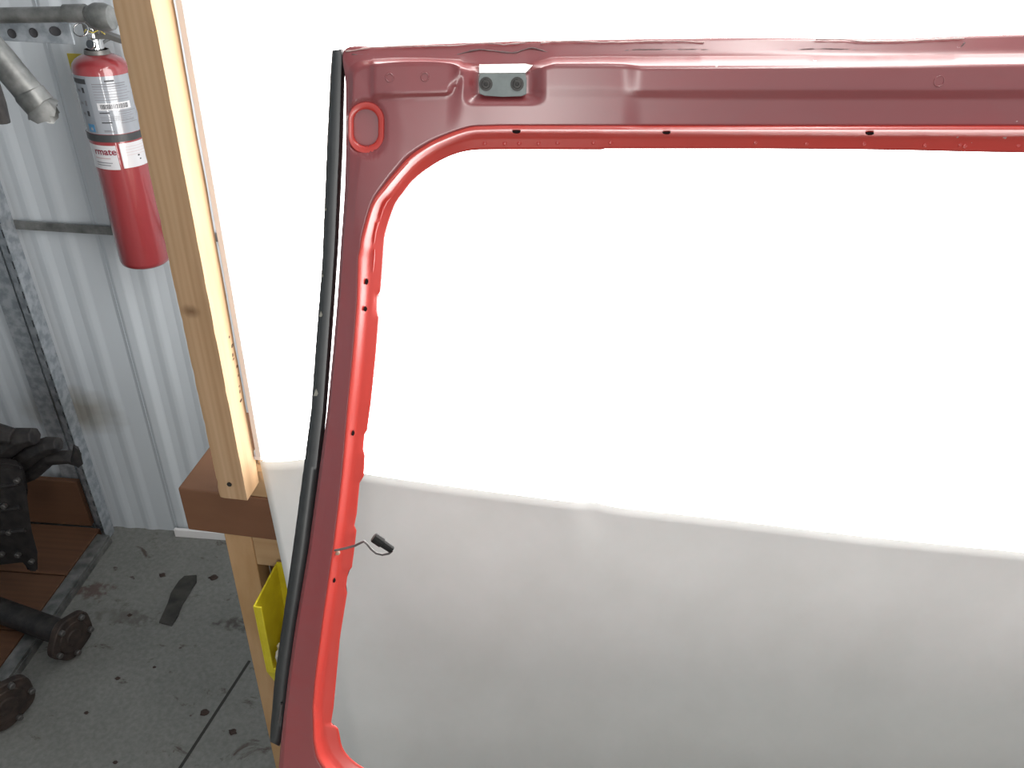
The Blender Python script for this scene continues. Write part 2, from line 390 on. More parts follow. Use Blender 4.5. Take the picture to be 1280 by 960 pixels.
ZT = 2.25
stud_l = part(bm_obj('stud', stud_mesh(-0.505, -0.4625, 0.80, 0.843, 0.828, ZT, 1.0), 'pine', None, True, 40))
part(bm_obj('stud', stud_mesh(1.18, 1.2225, 0.80, 0.843, 0.828, ZT, 9.0, False), 'pine', None, True, 40))
# patch of dark bark on the lit side of the stud
bm = bmesh.new()
for i in range(9):
    z = 0.985 + i * 0.0125 + random.uniform(-0.004, 0.004); yy = 0.836 + random.uniform(-0.004, 0.003)
    r_ = bmesh.ops.create_icosphere(bm, subdivisions=1, radius=1.0, matrix=Matrix.Translation((-0.4628, yy, z)) @ Matrix.Diagonal((0.0006, 0.003 + random.random() * 0.003, 0.0025 + random.random() * 0.003, 1)))
bk = bm_obj('bark', bm, 'bark', stud_l); bk['label'] = 'dark bark left on the stud edge'
nb = atY(287, 605, 0.80)
nl = lathe('nail', 'nail', stud_l, [(0, 0.0), (0.0036, 0.0), (0.0036, 0.0012), (0, 0.0016)], 12, (nb.x, 0.7995, nb.z), (0, -1, 0))
beam = part(box('beam', 'brown', None, -0.601, 1.30, 0.846, 1.06, 0.704, 0.792, 0.0025)); beam['label'] = 'brown painted cross beam'
part(box('bottom_rail', 'pine_x', None, -0.483, 1.20, 0.8475, 0.887, 0.793, 0.846, 0.0015))
part(box('shim', 'pine_x', None, -0.470, 1.17, 0.862, 0.89, 0.847, 0.874, 0.001))
leg = part(box('leg', 'osb', None, -0.5435, -0.497, 0.85, 0.89, 0.0, 0.7035, 0.002))
part(box('leg', 'osb', None, 1.15, 1.1965, 0.85, 0.89, 0.0, 0.7035, 0.002))
part(box('lower_rail', 'pine_x', None, -0.4965, 1.1495, 0.851, 0.888, 0.638, 0.7035, 0.0015))
part(box('back_board', 'brown', None, -0.4965, 1.1495, 0.889, 0.897, 0.46, 0.70, 0.001))
part(box('top_rail', 'pine_x', None, -0.4615, 1.179, 0.80, 0.843, ZT - 0.042, ZT, 0.002))

# ------------------------------------------------------------------ light panel
lp = empty('light_panel', (0.36, 0.85, 0.875)); tag(lp, 'big glowing white light panel behind the red liftgate', 'light panel')
LI = Matrix.Translation((-0.36, -0.85, -0.875))
def lpart(o): o.parent = lp; o.matrix_parent_inverse = LI; return o
lpart(box('diffuser', 'diffuser', None, -0.4513, 1.1673, 0.845, 0.8465, 0.850, ZT - 0.055))
lpart(box('edge_strip', 'white_trim', None, -0.4590, -0.4515, 0.8405, 0.852, 0.8785, ZT - 0.045, 0.0008))
lpart(box('edge_strip', 'white_trim', None, 1.1675, 1.175, 0.8405, 0.852, 0.8785, ZT - 0.045, 0.0008))
lpart(box('edge_strip', 'white_trim', None, -0.4685, -0.4518, 0.8405, 0.86, 0.8725, 0.8783, 0.0006))

# ------------------------------------------------------------------ backdrop paper
PN, PV = 160, 60
top_px = [(325, 577.5), (340, 578.5), (360, 577.5), (380, 575), (410, 582), (455, 593.5), (520, 603), (600, 614), (740, 632), (900, 650), (1080, 672), (1280, 692), (1420, 707), (1760, 744)]
def interp(tab, x):
    for (a_, b_) in zip(tab, tab[1:]):
        if x <= b_[0]: return a_[1] + (b_[1] - a_[1]) * (x - a_[0]) / (b_[0] - a_[0])
    return tab[-1][1]
bm = bmesh.new(); rows = []
for j in range(PV + 1):
    row = []; t = j / PV
    for i in range(PN + 1):
        px = 325 + (1760 - 325) * i / PN
        q = atY(px, interp(top_px, px), 0.838)
        drop = t * q.z
        z = q.z - drop + 0.002
        y = 0.838 - 0.42 * max(0, drop) ** 1.15 * 0.9
        # gentle buckles
        amp = 0.004 * math.exp(-((px - 365) / 60) ** 2) + 0.0015
        y -= amp * (1 + math.sin(px / 41.0 + t * 4)) * min(1, t * 8)
        dent = 0.006 * math.exp(-((px - 742) / 16) ** 2 - (t / 0.05) ** 2)
        if i == 0:                                                  # the cut left edge runs slightly askew
            xe = q.x
            for _ in range(12):
                pv = Vector((xe, y, z)) - CAM; sx_ = pv.dot(cx); sy_ = -pv.dot(cy); sz_ = -pv.dot(cz)
                ppx, ppy = 640 + FP * sx_ / sz_, 480 + FP * sy_ / sz_
                xe += (325 + 0.215 * (ppy - 577) - ppx) * sz_ / FP
            row_shift = xe - q.x
        x = q.x + row_shift * (1 - i / PN) ** 2
        row.append(bm.verts.new((x, y + dent, z)))
    rows.append(row)
for a_, b_ in zip(rows, rows[1:]):
    for k in range(PN): bm.faces.new((a_[k], b_[k], b_[k + 1], a_[k + 1]))
paper = bm_obj('backdrop_paper', bm, 'paper', None, True)
paper.modifiers.new('thickness', 'SOLIDIFY').thickness = 0.0005
tag(paper, 'plain white backdrop paper hanging below the glowing panel', 'paper')

# ------------------------------------------------------------------ liftgate
LEAN = R(10)
Fw = Vector((-math.sin(YAW), math.cos(YAW), 0))
GN = (-Fw * math.cos(LEAN) + Vector((0, 0, math.sin(LEAN)))).normalized()
k_ = ray(430, 62); GP = CAM + k_ * (0.58 / k_.dot(Fw))
GU = (hit(1280, 190, GP, GN) - hit(760, 187, GP, GN)).normalized(); GV = GN.cross(GU).normalized()
GM = Matrix((GU, GV, GN)).transposed().to_4x4(); GM.translation = GP
GI = GM.inverted()
def g(px, py, w=0.0): return GI @ hit(px, py, GP + GN * w, GN)      # pixel on the gate at height w -> gate-local
UC = g(1400, 192).x
def gu(px, py, w=0.0):                                              # same, squared up to the centre line of the gate
    p = g(px, py, w)
    if px > 1290: p.x += (UC - g(1400, py, w).x) * (px - 1290) / 110
    return p
gate = bpy.data.objects.new('liftgate', None); COL.objects.link(gate); gate.matrix_world = GM; gate.empty_display_size = 0.1
tag(gate, 'bare red car liftgate frame without glass, leaning before the backdrop', 'liftgate')

# ribs: nine points from the outer edge to the window edge; heights above the gate plane
def bx_(x, *ys): return [(x, y) for y in ys]
Hb = [0.0030, 0.0070, 0.0205, 0.0195, 0.0165, 0.0140, 0.0165, 0.0040, 0.0000]
Hm = [0.0030, 0.0070, 0.0190, 0.0185, 0.0170, 0.0150, 0.0165, 0.0040, 0.0000]
Hk = [0.0030, 0.0070, 0.0140, 0.0150, 0.0155, 0.0150, 0.0165, 0.0040, 0.0000]
Hc = [0.0040, 0.0070, 0.0120, 0.0130, 0.0140, 0.0155, 0.0165, 0.0040, 0.0000]
Hp = [0.006, 0.008, 0.010, 0.0118, 0.0135, 0.0155, 0.0165, 0.0040, 0.0000]
ribs = [
 (bx_(1400, 41, 64, 80, 111, 124, 157, 162, 175.5, 192.5), Hb),
 (bx_(1280, 43, 66, 81, 111, 124, 157, 162, 174.5, 191), Hb),
 (bx_(1200, 45, 67, 82, 112, 124, 157, 162, 174, 189.5), Hb),
 (bx_(1140, 47.8, 68.5, 83, 112, 124, 157, 162, 173, 188), Hb),
 (bx_(1080, 48.8, 69, 83, 112, 124, 157, 162, 173, 187), Hb),
 (bx_(960, 47, 69, 83.5, 112, 124, 157, 162, 172, 186), Hb),
 (bx_(850, 48, 69.5, 83.5, 112, 123.5, 157, 162, 171.5, 186), Hb),
 (bx_(802, 48.5, 70, 83.5, 112, 123, 157, 162, 171.5, 186), Hb),
 (bx_(778, 49, 70, 80.5, 111, 122, 157, 162, 171.5, 186), Hm),
 (bx_(756, 49.3, 70, 80, 110, 122, 157, 162, 171.5, 186), Hm),
 (bx_(752, 49.4, 70, 80, 110, 122, 157, 162, 171.5, 187.2), Hm),
 (bx_(692, 50.5, 71, 80, 110, 122, 157, 162, 171.5, 187), Hm),
 (bx_(676, 51, 75, 85, 110, 122, 157, 162, 171.5, 187), Hm),
 (bx_(660, 51.2, 80, 90, 110, 122, 157, 162, 171.5, 187), Hm),
 (bx_(625, 52, 80, 90, 110, 122, 157, 162, 171.5, 187), Hm),
 ([(596, 53), (596, 80), (596, 89), (596, 109), (596, 122), (594, 158), (594.5, 163), (597, 172), (599, 187.2)], Hm),
 ([(580, 53.5), (580, 77), (580, 86), (580, 108), (579, 122), (575, 162.5), (576, 167), (580, 175), (583, 189)], Hm),
 ([(562, 54), (562, 74), (562, 79), (561, 107), (560, 121), (556, 169.5), (557.5, 174), (563, 181), (568, 193)], Hk),
 ([(520, 55.5), (521, 72), (522, 77), (527, 107), (529, 122), (536, 179), (538, 183), (545, 190), (551, 200.5)], Hk),
 ([(475, 58), (479, 73), (482, 79), (493, 110), (498, 128), (513, 194.5), (515.5, 198), (524, 205.5), (531.5, 213)], Hk),
 ([(431, 62), (440, 80), (446, 88), (463, 120), (471, 142), (497, 211.5), (500, 214), (508, 221.5), (516, 226)], Hc),
 ([(432, 105), (436.5, 112), (441, 118), (452, 146), (458, 168), (480, 232), (483, 234), (494, 240), (505, 240)], Hc),
 ([(432.3, 165), (435, 168), (438, 171), (446, 190), (450, 205), (464, 255), (467, 256), (480, 259), (493.5, 257)], Hp),
 ([(431, 233), (433, 234), (435.5, 236), (440, 250), (443.5, 262), (452, 294), (455, 294), (472, 293), (482.5, 290)], Hp),
]
def pil(y, e, five, seven, inner):
    return ([(e, y - 4), (e + 1.5, y - 3.6), (e + 3.2, y - 3), (e + 0.45 * (five - e), y - 2), (e + 0.7 * (five - e), y - 1), (five, y), (five + 2.2, y), (seven, y), (inner, y)], Hp)
pillar_outer = [(270, 428.8), (306, 426.3), (375, 422), (440, 416.5), (519, 409), (600, 398), (691, 385.5), (792, 368.5), (850, 360.5), (917, 352.5), (960, 348), (1010, 345)]
pillar_five = [(270, 458.5), (322, 447), (375, 445.6), (440, 440.5), (500, 434.5), (591, 427), (683, 416), (768, 403.6), (830, 395.4), (876, 390), (925, 391.4), (952, 398)]
pillar_seven = [(270, 474), (322, 470), (375, 466), (440, 461), (500, 455), (600, 441), (700, 427), (768, 417), (830, 408), (876, 402), (925, 404), (952, 415)]
pillar_inner = [(310, 480), (340, 478), (364, 476), (370.5, 472), (389, 471.6), (397, 473.8), (444, 470), (502, 464), (516, 462), (538, 459), (543, 455.8), (561, 454.2), (569, 456.2), (595, 454.8), (604, 449.5), (642, 446), (657, 443), (663, 445.7), (690, 442.5), (709, 440), (716, 434.8), (735, 432.3), (741, 434), (797, 425), (852, 420), (884, 417), (903, 414)]
ys = [310, 322, 340, 358, 364, 370.5, 380, 389, 397, 420, 444, 470, 502, 516, 530, 538, 543, 552, 561, 569, 582, 595, 604, 622, 642, 657, 663, 676, 690, 709, 716, 726, 735, 741, 768, 797, 825, 852, 884, 903]
for y in ys: ribs.append(pil(y, interp(pillar_outer, y), interp(pillar_five, y), interp(pillar_seven, y), interp(pillar_inner, y)))
ribs += [
 ([(353, 910), (354.5, 911), (357, 912), (371, 912), (380, 912), (391, 911), (393, 911), (404, 909), (422.5, 911)], Hp),
 ([(350, 940), (352, 941), (355, 942), (368, 942), (380, 940), (392, 930), (394.5, 929.5), (408, 930), (428, 934)], Hp),
 ([(346, 1000), (350, 1000), (354, 998), (370, 985), (382, 972), (399, 954), (402, 952.5), (418, 949), (439, 949)], Hp),
 ([(345, 1100), (352, 1090), (360, 1080), (385, 1040), (400, 1015), (425, 982), (427, 979), (440, 972), (458, 962)], Hk),
 ([(350, 1190), (360, 1180), (372, 1170), (410, 1110), (430, 1070), (470, 1010), (472, 1006), (482, 994), (492, 978)], Hk),
 ([(480, 1200), (482, 1190), (485, 1180), (500, 1120), (510, 1090), (545, 1030), (546, 1026), (550, 1010), (555, 992)], Hk),
 (bx_(700, 1210, 1200, 1190, 1130, 1100, 1040, 1036, 1018, 1000), Hk),
 (bx_(1050, 1225, 1215, 1205, 1140, 1110, 1050, 1046, 1026, 1008), Hk),
 (bx_(1400, 1235, 1225, 1215, 1150, 1120, 1056, 1052, 1032, 1012), Hk),
]
ribs[-1] = ([(1400, y) for _, y in ribs[-1][0]], Hk)
def sstep(a_, b_, x):
    t = max(0.0, min(1.0, (x - a_) / (b_ - a_))); return t * t * (3 - 2 * t)
def capsule(px, py, cx_, cy_, rx, hh):                             # <1 inside
    dy = max(0, abs(py - cy_) - (hh - rx)); return math.hypot(px - cx_, dy) / rx
OV = (457.5, 159.5)
def feature(px, py):
    w = 0.0
    # stamped raised field in the upper corner
    rt = 578 - max(0, (py - 90)) * 0.55
    w += 0.0030 * sstep(462, 468, px) * (1 - sstep(rt - 5, rt + 2, px)) * (1 - sstep(114.5 + (575 - px) * 0.03, 120 + (575 - px) * 0.03, py)) * sstep(73, 78, py)
    # pocket under the hinge plate
    w -= 0.006 * sstep(578, 597, px) * (1 - sstep(662, 682, px)) * sstep(80, 90, py) * (1 - sstep(116, 132, py))
    # dished field round the oval opening
    c = capsule(px, py, OV[0], OV[1], 22, 32)
    w -= 0.0035 * (1 - sstep(0.92, 1.22, c))
    return w
def cat(p0, p1, p2, p3, t):
    return tuple(0.5 * ((2 * b_) + (-a_ + c_) * t + (2 * a_ - 5 * b_ + 4 * c_ - d_) * t * t + (-a_ + 3 * b_ - 3 * c_ + d_) * t ** 3) for a_, b_, c_, d_ in zip(p0, p1, p2, p3))
def dense():
    out = []
    for i in range(len(ribs) - 1):
        (P, hp), (Q, hq) = ribs[i], ribs[i + 1]
        ln_ = max(math.hypot(P[k][0] - Q[k][0], P[k][1] - Q[k][1]) for k in (0, 4, 8))
        curved = 15 <= i <= 24 or i >= len(ribs) - 10
        n = max(1, int(ln_ / (3.5 if P[4][1] < 960 else 14)))
        for j in range(n):
            t = j / n; row = []
            for k in range(9):
                if curved:
                    a_, d_ = ribs[max(i - 1, 0)][0][k], ribs[min(i + 2, len(ribs) - 1)][0][k]
                    p = cat(a_, P[k], Q[k], d_, t)
                else: p = tuple(P[k][c] + (Q[k][c] - P[k][c]) * t for c in (0, 1))
                ts = t * t * (3 - 2 * t)
                row.append((p[0], p[1], hp[k] + (hq[k] - hp[k]) * ts))
            out.append(row)
    P, hp = ribs[-1]; out.append([(P[k][0], P[k][1], hp[k]) for k in range(9)])
    return out
def facet(row):                                                    # shallow outer facet, steep inner facet
    a_, b_ = row[6], row[7]
    e = (a_[0] + (b_[0] - a_[0]) * 0.62, a_[1] + (b_[1] - a_[1]) * 0.62, a_[2] - 0.0098)
    return row[:7] + [e] + row[7:]
rows9 = dense()
rows10 = [facet(r_) for r_ in rows9]
SUB = [6, 7, 9, 6, 12, 3, 5, 4, 5]
def fine_row(row, k0, k1):
    r_ = []
    for k in range(k0, k1):
        n = SUB[k]
        for j in range(n):
            t = j / n; a_, b_ = row[k], row[k + 1]
            px, py = a_[0] + (b_[0] - a_[0]) * t, a_[1] + (b_[1] - a_[1]) * t
            h = a_[2] + (b_[2] - a_[2]) * t
            r_.append((px, py, h))
    r_.append(row[k1]); return r_
def strip_mesh(name, k0, k1, material, cut=False, smooth_it=True):
    bm = bmesh.new(); grid = []; pxg = []
    for row in rows10:
        fr = fine_row(row, k0, k1); hs = [p[2] for p in fr]
        if smooth_it:
            for _ in range(1): hs = [hs[0]] + [(hs[i - 1] + 2 * hs[i] + hs[i + 1]) / 4 for i in range(1, len(hs) - 1)] + [hs[-1]]
        grid.append([gu(p[0], p[1], h + (feature(p[0], p[1]) if k0 == 0 else 0)) for p, h in zip(fr, hs)])
        pxg.append([(p[0], p[1]) for p in fr])
    for s in (1, -1):
        vv = [[bm.verts.new((p.x if s > 0 else 2 * UC - p.x, p.y, p.z)) for p in r_] for r_ in grid]
        for i in range(len(vv) - 1):
            for j in range(len(vv[0]) - 1):
                if cut:
                    qx = (pxg[i][j][0] + pxg[i + 1][j + 1][0]) / 2; qy = (pxg[i][j][1] + pxg[i + 1][j + 1][1]) / 2
                    if capsule(qx, qy, OV[0], OV[1], 17.5, 26) < 1: continue
                f_ = (vv[i][j], vv[i + 1][j], vv[i + 1][j + 1], vv[i][j + 1])
                bm.faces.new(f_ if s > 0 else f_[::-1])
    bmesh.ops.remove_doubles(bm, verts=bm.verts, dist=1e-5)
    o = bm_obj(name, bm, material, gate, True, 50)
    md = o.modifiers.new('thickness', 'SOLIDIFY'); md.thickness = 0.0009; md.offset = -1
    return o
inner_panel = strip_mesh('inner_panel', 0, 5, 'red_dull_glare', cut=True)
flange = strip_mesh('window_flange', 5, 9, 'red'); flange['label'] = 'bright red window flange'
# outer skin behind the inner panel closes the hollow frame
bm = bmesh.new()
for s in (1, -1):
    prev = None
    for row in rows9[::2] + [rows9[-1]]:
        q0, q8 = gu(row[0][0], row[0][1], -0.0005), gu(row[8][0], row[8][1], -0.0015)
        c0 = gu(row[0][0] + 0.04 * (row[8][0] - row[0][0]), row[0][1] + 0.04 * (row[8][1] - row[0][1]), -0.022)
        c1 = gu(row[7][0], row[7][1], -0.020)
        cur = [bm.verts.new((p.x if s > 0 else 2 * UC - p.x, p.y, p.z)) for p in (q0, c0, c1, q8)]
        if prev:
            for j in range(3): bm.faces.new((prev[j], cur[j], cur[j + 1], prev[j + 1]))
        prev = cur
bmesh.ops.remove_doubles(bm, verts=bm.verts, dist=1e-5)
bm_obj('outer_skin', bm, 'red_dull_glare', gate, True, 40)
# lower door panel under the window
lowv = (GI @ Vector((0, 0.3, 0))).y
pts_l = [g(350, 1190, 0), g(345, 1105, 0)]
zb = 0.012
def gl(u, v, w): return Vector((u, v, w))
u0 = g(350, 1190).x; v0 = g(350, 1190).y
vb = v0
for _ in range(60):
    p = GM @ Vector((u0, vb, -0.02))
    vb -= (p.z - zb) * 0.9
bm = bmesh.new(); gridl = []
nu, nv = 60, 24
for j in range(nv + 1):
    row = []
    for i in range(nu + 1):
        uu, vv_ = i / nu, j / nv
        ins = 0.05 * vv_ ** 3
        x = (u0 + ins) + (2 * UC - 2 * u0 - 2 * ins) * uu
        y = (v0 + 0.0) + (vb - v0) * vv_
        ed = min(uu, 1 - uu, (1 - vv_) * 0.6)
        w = 0.004 + 0.012 * sstep(0.01, 0.05, ed) - 0.010 * sstep(0.16, 0.19, ed)
        row.append(bm.verts.new((x, y + 0.012, w)))
    gridl.append(row)
for a_, b_ in zip(gridl, gridl[1:]):
    for k in range(nu): bm.faces.new((a_[k], b_[k], b_[k + 1], a_[k + 1]))
lpanel = bm_obj('lower_panel', bm, 'red_dull_glare', gate, True, 40)
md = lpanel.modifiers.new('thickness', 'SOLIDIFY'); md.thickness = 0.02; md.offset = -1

vt = g(700, 1012).y
bm = bmesh.new(); add_prism(bm, [Vector((u0 + 0.03, vt, -0.0235)), Vector((2 * UC - u0 - 0.03, vt, -0.0235)), Vector((2 * UC - u0 - 0.06, vb + 0.04, -0.0235)), Vector((u0 + 0.06, vb + 0.04, -0.0235))], Vector((0, 0, -0.010)))
bm_obj('bounce_blocker', bm, 'rubber', gate)  # unseen dark plate added to keep red bounce off the paper

# oval opening with its raised brighter red rim
def cap_pt(rx, hh, a_):
    x, y = math.cos(a_) * rx, math.sin(a_) * rx
    return (OV[0] + x, OV[1] + y + (hh - rx) * (1 if math.sin(a_) > 0 else -1 if math.sin(a_) < 0 else 0))
def wall_h(px, py):                                                # height of the panel round the opening
    return 0.0115 + (px - 440) * 0.00006 - 0.0035
bm = bmesh.new(); rings = []
for (rx, hh, dz) in ((22.5, 32.5, 0.0000), (21.5, 31.5, 0.0012), (17.5, 26, 0.0010), (16, 24, 0.0002), (15.2, 22.8, -0.0022), (15.2, 22.8, -0.0045)):
    rings.append([])
    for k in range(48):
        p = cap_pt(rx, hh, 2 * math.pi * (k + 0.5) / 48)
        rings[-1].append(bm.verts.new(g(p[0], p[1], 0.0102 + (p[0] - OV[0]) * 0.00006 + dz)))
for a_, b_ in zip(rings, rings[1:]):
    for k in range(48): bm.faces.new((a_[k], a_[(k + 1) % 48], b_[(k + 1) % 48], b_[k]))
plate = [bm.verts.new(g(*cap_pt(16.5, 25, 2 * math.pi * (k + 0.5) / 48), 0.0102 - 0.0042)) for k in range(48)]
bmp = bmesh.new(); bmp.faces.new([bmp.verts.new(v_.co) for v_ in plate]); bmesh.ops.delete(bm, geom=plate, context='VERTS')
bm_obj('hole_cover', bmp, 'red_dull_glare', gate)
rim = bm_obj('access_hole_rim', bm, 'red', gate, True, 50); rim['label'] = 'bright red rim of the oval access hole'

# seam sealer beads along the top hem
def bead(name, material, pts, r0, w=0.005):
    P = []
    for (p, q) in zip(pts, pts[1:]):
        n = max(2, int(abs(q[0] - p[0]) / 4))
        for j in range(n):
            t = j / n; t = t * t * (3 - 2 * t) if abs(q[1] - p[1]) > 2 else t
            P.append((p[0] + (q[0] - p[0]) * j / n, p[1] + (q[1] - p[1]) * t))
    P.append(pts[-1])
    pp = [g(x, y + random.uniform(-0.25, 0.25), w + 0.0002) for x, y in P]
    bm = bmesh.new(); add_tube(bm, pp, [r0 * random.uniform(0.6, 1.2) for _ in pp], 6)
    return bm_obj(name, bm, material, gate, True)
bead('seam_sealer', 'sealer_pale', [(432, 64), (470, 59), (520, 57.5), (570, 57), (592, 54.5), (612, 54), (630, 56), (650, 54), (665, 51.5)], 0.00055)
bead('seam_sealer', 'sealer_pale', [(676, 54), (690, 52), (720, 51.5), (750, 53), (800, 52), (840, 51), (880, 53)], 0.0005)
bead('seam_sealer', 'sealer', [(440, 68), (490, 69), (560, 70), (600, 62), (640, 66), (665, 60), (690, 66), (760, 66), (800, 62), (870, 62), (930, 66)], 0.0006)
bead('seam_sealer', 'sealer_pale', [(1020, 49.5), (1050, 49.5), (1085, 52.5), (1130, 51.5), (1170, 49.5), (1205, 48)], 0.0005)
bead('seam_sealer', 'sealer', [(970, 63), (1030, 61), (1080, 63), (1130, 62.5), (1180, 63), (1200, 60), (1206, 53)], 0.0006)

# hinge plate with two bolts
bm = bmesh.new()
def gw(px, py, w): return g(px, py, w)
hw = 0.0165
out = [(600, 91), (656, 90.5), (658.5, 100), (658, 118), (652, 120.5), (628, 121), (606, 120), (599, 117), (598, 100)]
front = [gw(x, y, hw) for x, y in out]
add_prism(bm, front, Vector((0, 0, -0.003)))
bmesh.ops.bevel(bm, geom=[e for e in bm.edges], offset=0.0005, segments=1, affect='EDGES')
hp_ = bm_obj('hinge_plate', bm, 'plate', gate); hp_['label'] = 'grey steel hinge plate with two bolts'
bm = bmesh.new()
A = [gw(599, 80.5, 0.0095), gw(657, 79.5, 0.0095), gw(666, 81.5, 0.0105), gw(657, 90.5, hw + 0.0003), gw(599, 91, hw + 0.0003)]
add_prism(bm, A, Vector((0, -0.0015, -0.001)))
bm_obj('hinge_plate_lip', bm, 'lip', gate)
for (bx0, by0) in ((607.5, 105), (646.5, 105)):
    c = gw(bx0, by0, hw)
    b0 = lathe('bolt', 'bolt', hp_, [(0.0046, 0.0), (0.0046, 0.0006), (0.0030, 0.0008), (0.0026, 0.0026), (0.0014, 0.0028), (0.0013, 0.001), (0, 0.001)], 18, c, (0, 0, 1))
    b0['label'] = 'dark bolt'

# small stamped rings, plugged trim-clip holes and spot welds
def face_h(px, py):
    """panel height near a pixel, from the dense grid"""
    best = None
    for row in rows10:
        for k in range(9):
            a_, b_ = row[k], row[k + 1]
            for t in (0, 0.25, 0.5, 0.75, 1):
                x, y = a_[0] + (b_[0] - a_[0]) * t, a_[1] + (b_[1] - a_[1]) * t
                d_ = (x - px) ** 2 + (y - py) ** 2
                if best is None or d_ < best[0]: best = (d_, a_[2] + (b_[2] - a_[2]) * t, k)
    return best[1] + (feature(px, py) if best[2] < 5 else 0)
for (x, y, r_) in ((487, 97, 4.5), (531, 96, 4.5), (1174, 101.5, 5.5)):
    c = g(x, y, face_h(x, y) + 0.0001); torus('stamped_ring', 'red_dull_glare', gate, c, (0, 0, 1), r_ * 0.00061, 0.00045, 20, 6)
def oval_plug(name, x, y, rx, ry, ang, w=None, tilt=(0, 0, 1)):
    c = g(x, y, (face_h(x, y) if w is None else w) + 0.0002); sc = 0.00061
    ax = Vector(tilt).normalized(); u = Vector((math.cos(ang), math.sin(ang), 0)); u = (u - ax * u.dot(ax)).normalized(); v = ax.cross(u)
    bm = bmesh.new(); rings = []
    for f_, dz in ((1.25, -0.0012), (1.15, 0.0004), (0.95, 0.0004), (0.8, -0.0008)):
        rings.append([bm.verts.new(c + (u * math.cos(2 * math.pi * k / 16) * rx * f_ + v * math.sin(2 * math.pi * k / 16) * ry * f_) * sc + ax * (dz + 0.0008)) for k in range(16)])
    for a_, b_ in zip(rings, rings[1:]):
        for k in range(16): bm.faces.new((a_[k], a_[(k + 1) % 16], b_[(k + 1) % 16], b_[k]))
    bm.faces.new(rings[-1])
    o = bm_obj(name, bm, 'hole', gate, True, 40); return o
for (x, y) in ((645.5, 164), (833, 165), (1087, 166)): oval_plug('trim_clip_hole', x, y, 4.0, 1.7, 0, None, (0, -0.45, 0.9))
for (x, y, rx) in ((458, 352, 3.2), (456.5, 386, 2.6), (441, 541, 3.2), (417.5, 725, 3.2)): oval_plug('trim_clip_hole', x, y, rx, 1.7, R(75), None, (0.5, 0, 0.85))
for (x, y) in ((944, 177.5), (1008, 179), (1080, 179), (1156, 181), (1200, 180.5), (1206, 182), (1273, 181.5), (763, 178), (742, 178), (697, 178), (673, 179), (649, 179), (631, 179), (606, 179)):
    c = g(x, y, face_h(x, y)); bm = bmesh.new()
    bmesh.ops.create_icosphere(bm, subdivisions=2, radius=1, matrix=Matrix.Translation(c) @ Matrix.Diagonal((0.0017, 0.0017, 0.0009, 1)))
    bm_obj('spot_weld', bm, 'red', gate, True)

# pressed lip segments along the pillar flange
for seg in ([(475, 274), (478, 262), (483, 252), (488, 247)], [(467.5, 304), (469, 290), (472, 279), (474.5, 277)], [(466, 340), (467, 325), (468, 312)]):
    pp = [g(x, y, face_h(x, y) + 0.0004) for x, y in seg]
    tube('pressed_lip', 'red', gate, pp, [0.0004] + [0.0008] * (len(pp) - 2) + [0.0004], 8)

# black weather strip along the pillar's outer edge
rub_l = [(63, 415), (90, 413), (180, 408.6), (261, 405.5), (330, 402.6), (375, 399), (440, 394), (513, 388.8), (600, 377.5), (691, 365.4), (787, 352), (841, 344), (905, 338.5), (926, 337)]
rub_r = [(61, 430), (75, 431.5), (180, 429), (306, 423.2), (375, 418.6), (440, 414), (519, 408), (600, 399), (691, 387.7), (792, 371), (852, 363), (917, 354.8), (934, 349)]
bm = bmesh.new(); prev = None; n = 130
for i in range(n + 1):
    t = i / n; yl = 63 + (927 - 63) * t; yr = 61 + (933 - 61) * t
    xl, xr = interp(rub_l, yl) + 0.5 * noise.noise(Vector((yl * 0.11, 0, 0))), interp(rub_r, yr)
    wl = -0.010
    prof = [(0, wl - 0.010), (0, wl), (0.12, wl + 0.0035), (0.35, wl + 0.0045), (0.75, wl + 0.0035), (0.9, wl + 0.001), (1, wl - 0.002), (1, wl - 0.010)]
    cur = [bm.verts.new(g(xl + (xr - xl) * a_, yl + (yr - yl) * a_, w_)) for a_, w_ in prof]
    if prev:
        m_ = len(cur)
        for k in range(m_): bm.faces.new((prev[k], prev[(k + 1) % m_], cur[(k + 1) % m_], cur[k]))
    else: bm.faces.new(cur)
    prev = cur
bm.faces.new(prev[::-1])
rub = bm_obj('weather_strip', bm, 'rubber', gate, True, 45); rub['label'] = 'black rubber weather strip down the left edge'
tube('strip_clip', 'wire', rub, [g(352, 880, -0.004), g(350, 896, -0.004), g(348.5, 903, -0.005)], 0.0012, 8)
for (x, y, s) in ((401, 393, 3), (395, 491, 4), (407, 262, 1.5), (403, 345, 1.5)):
    bm = bmesh.new(); pts_ = [g(x + dx * s, y + dy * s, -0.0055) for dx, dy in ((0, -1.3), (0.7, 0.2), (0.3, 1.0), (-0.8, 1.0), (-0.4, -0.2))]
    add_prism(bm, pts_, Vector((0, 0, -0.002))); bm_obj('adhesive_residue', bm, 'chip', rub)

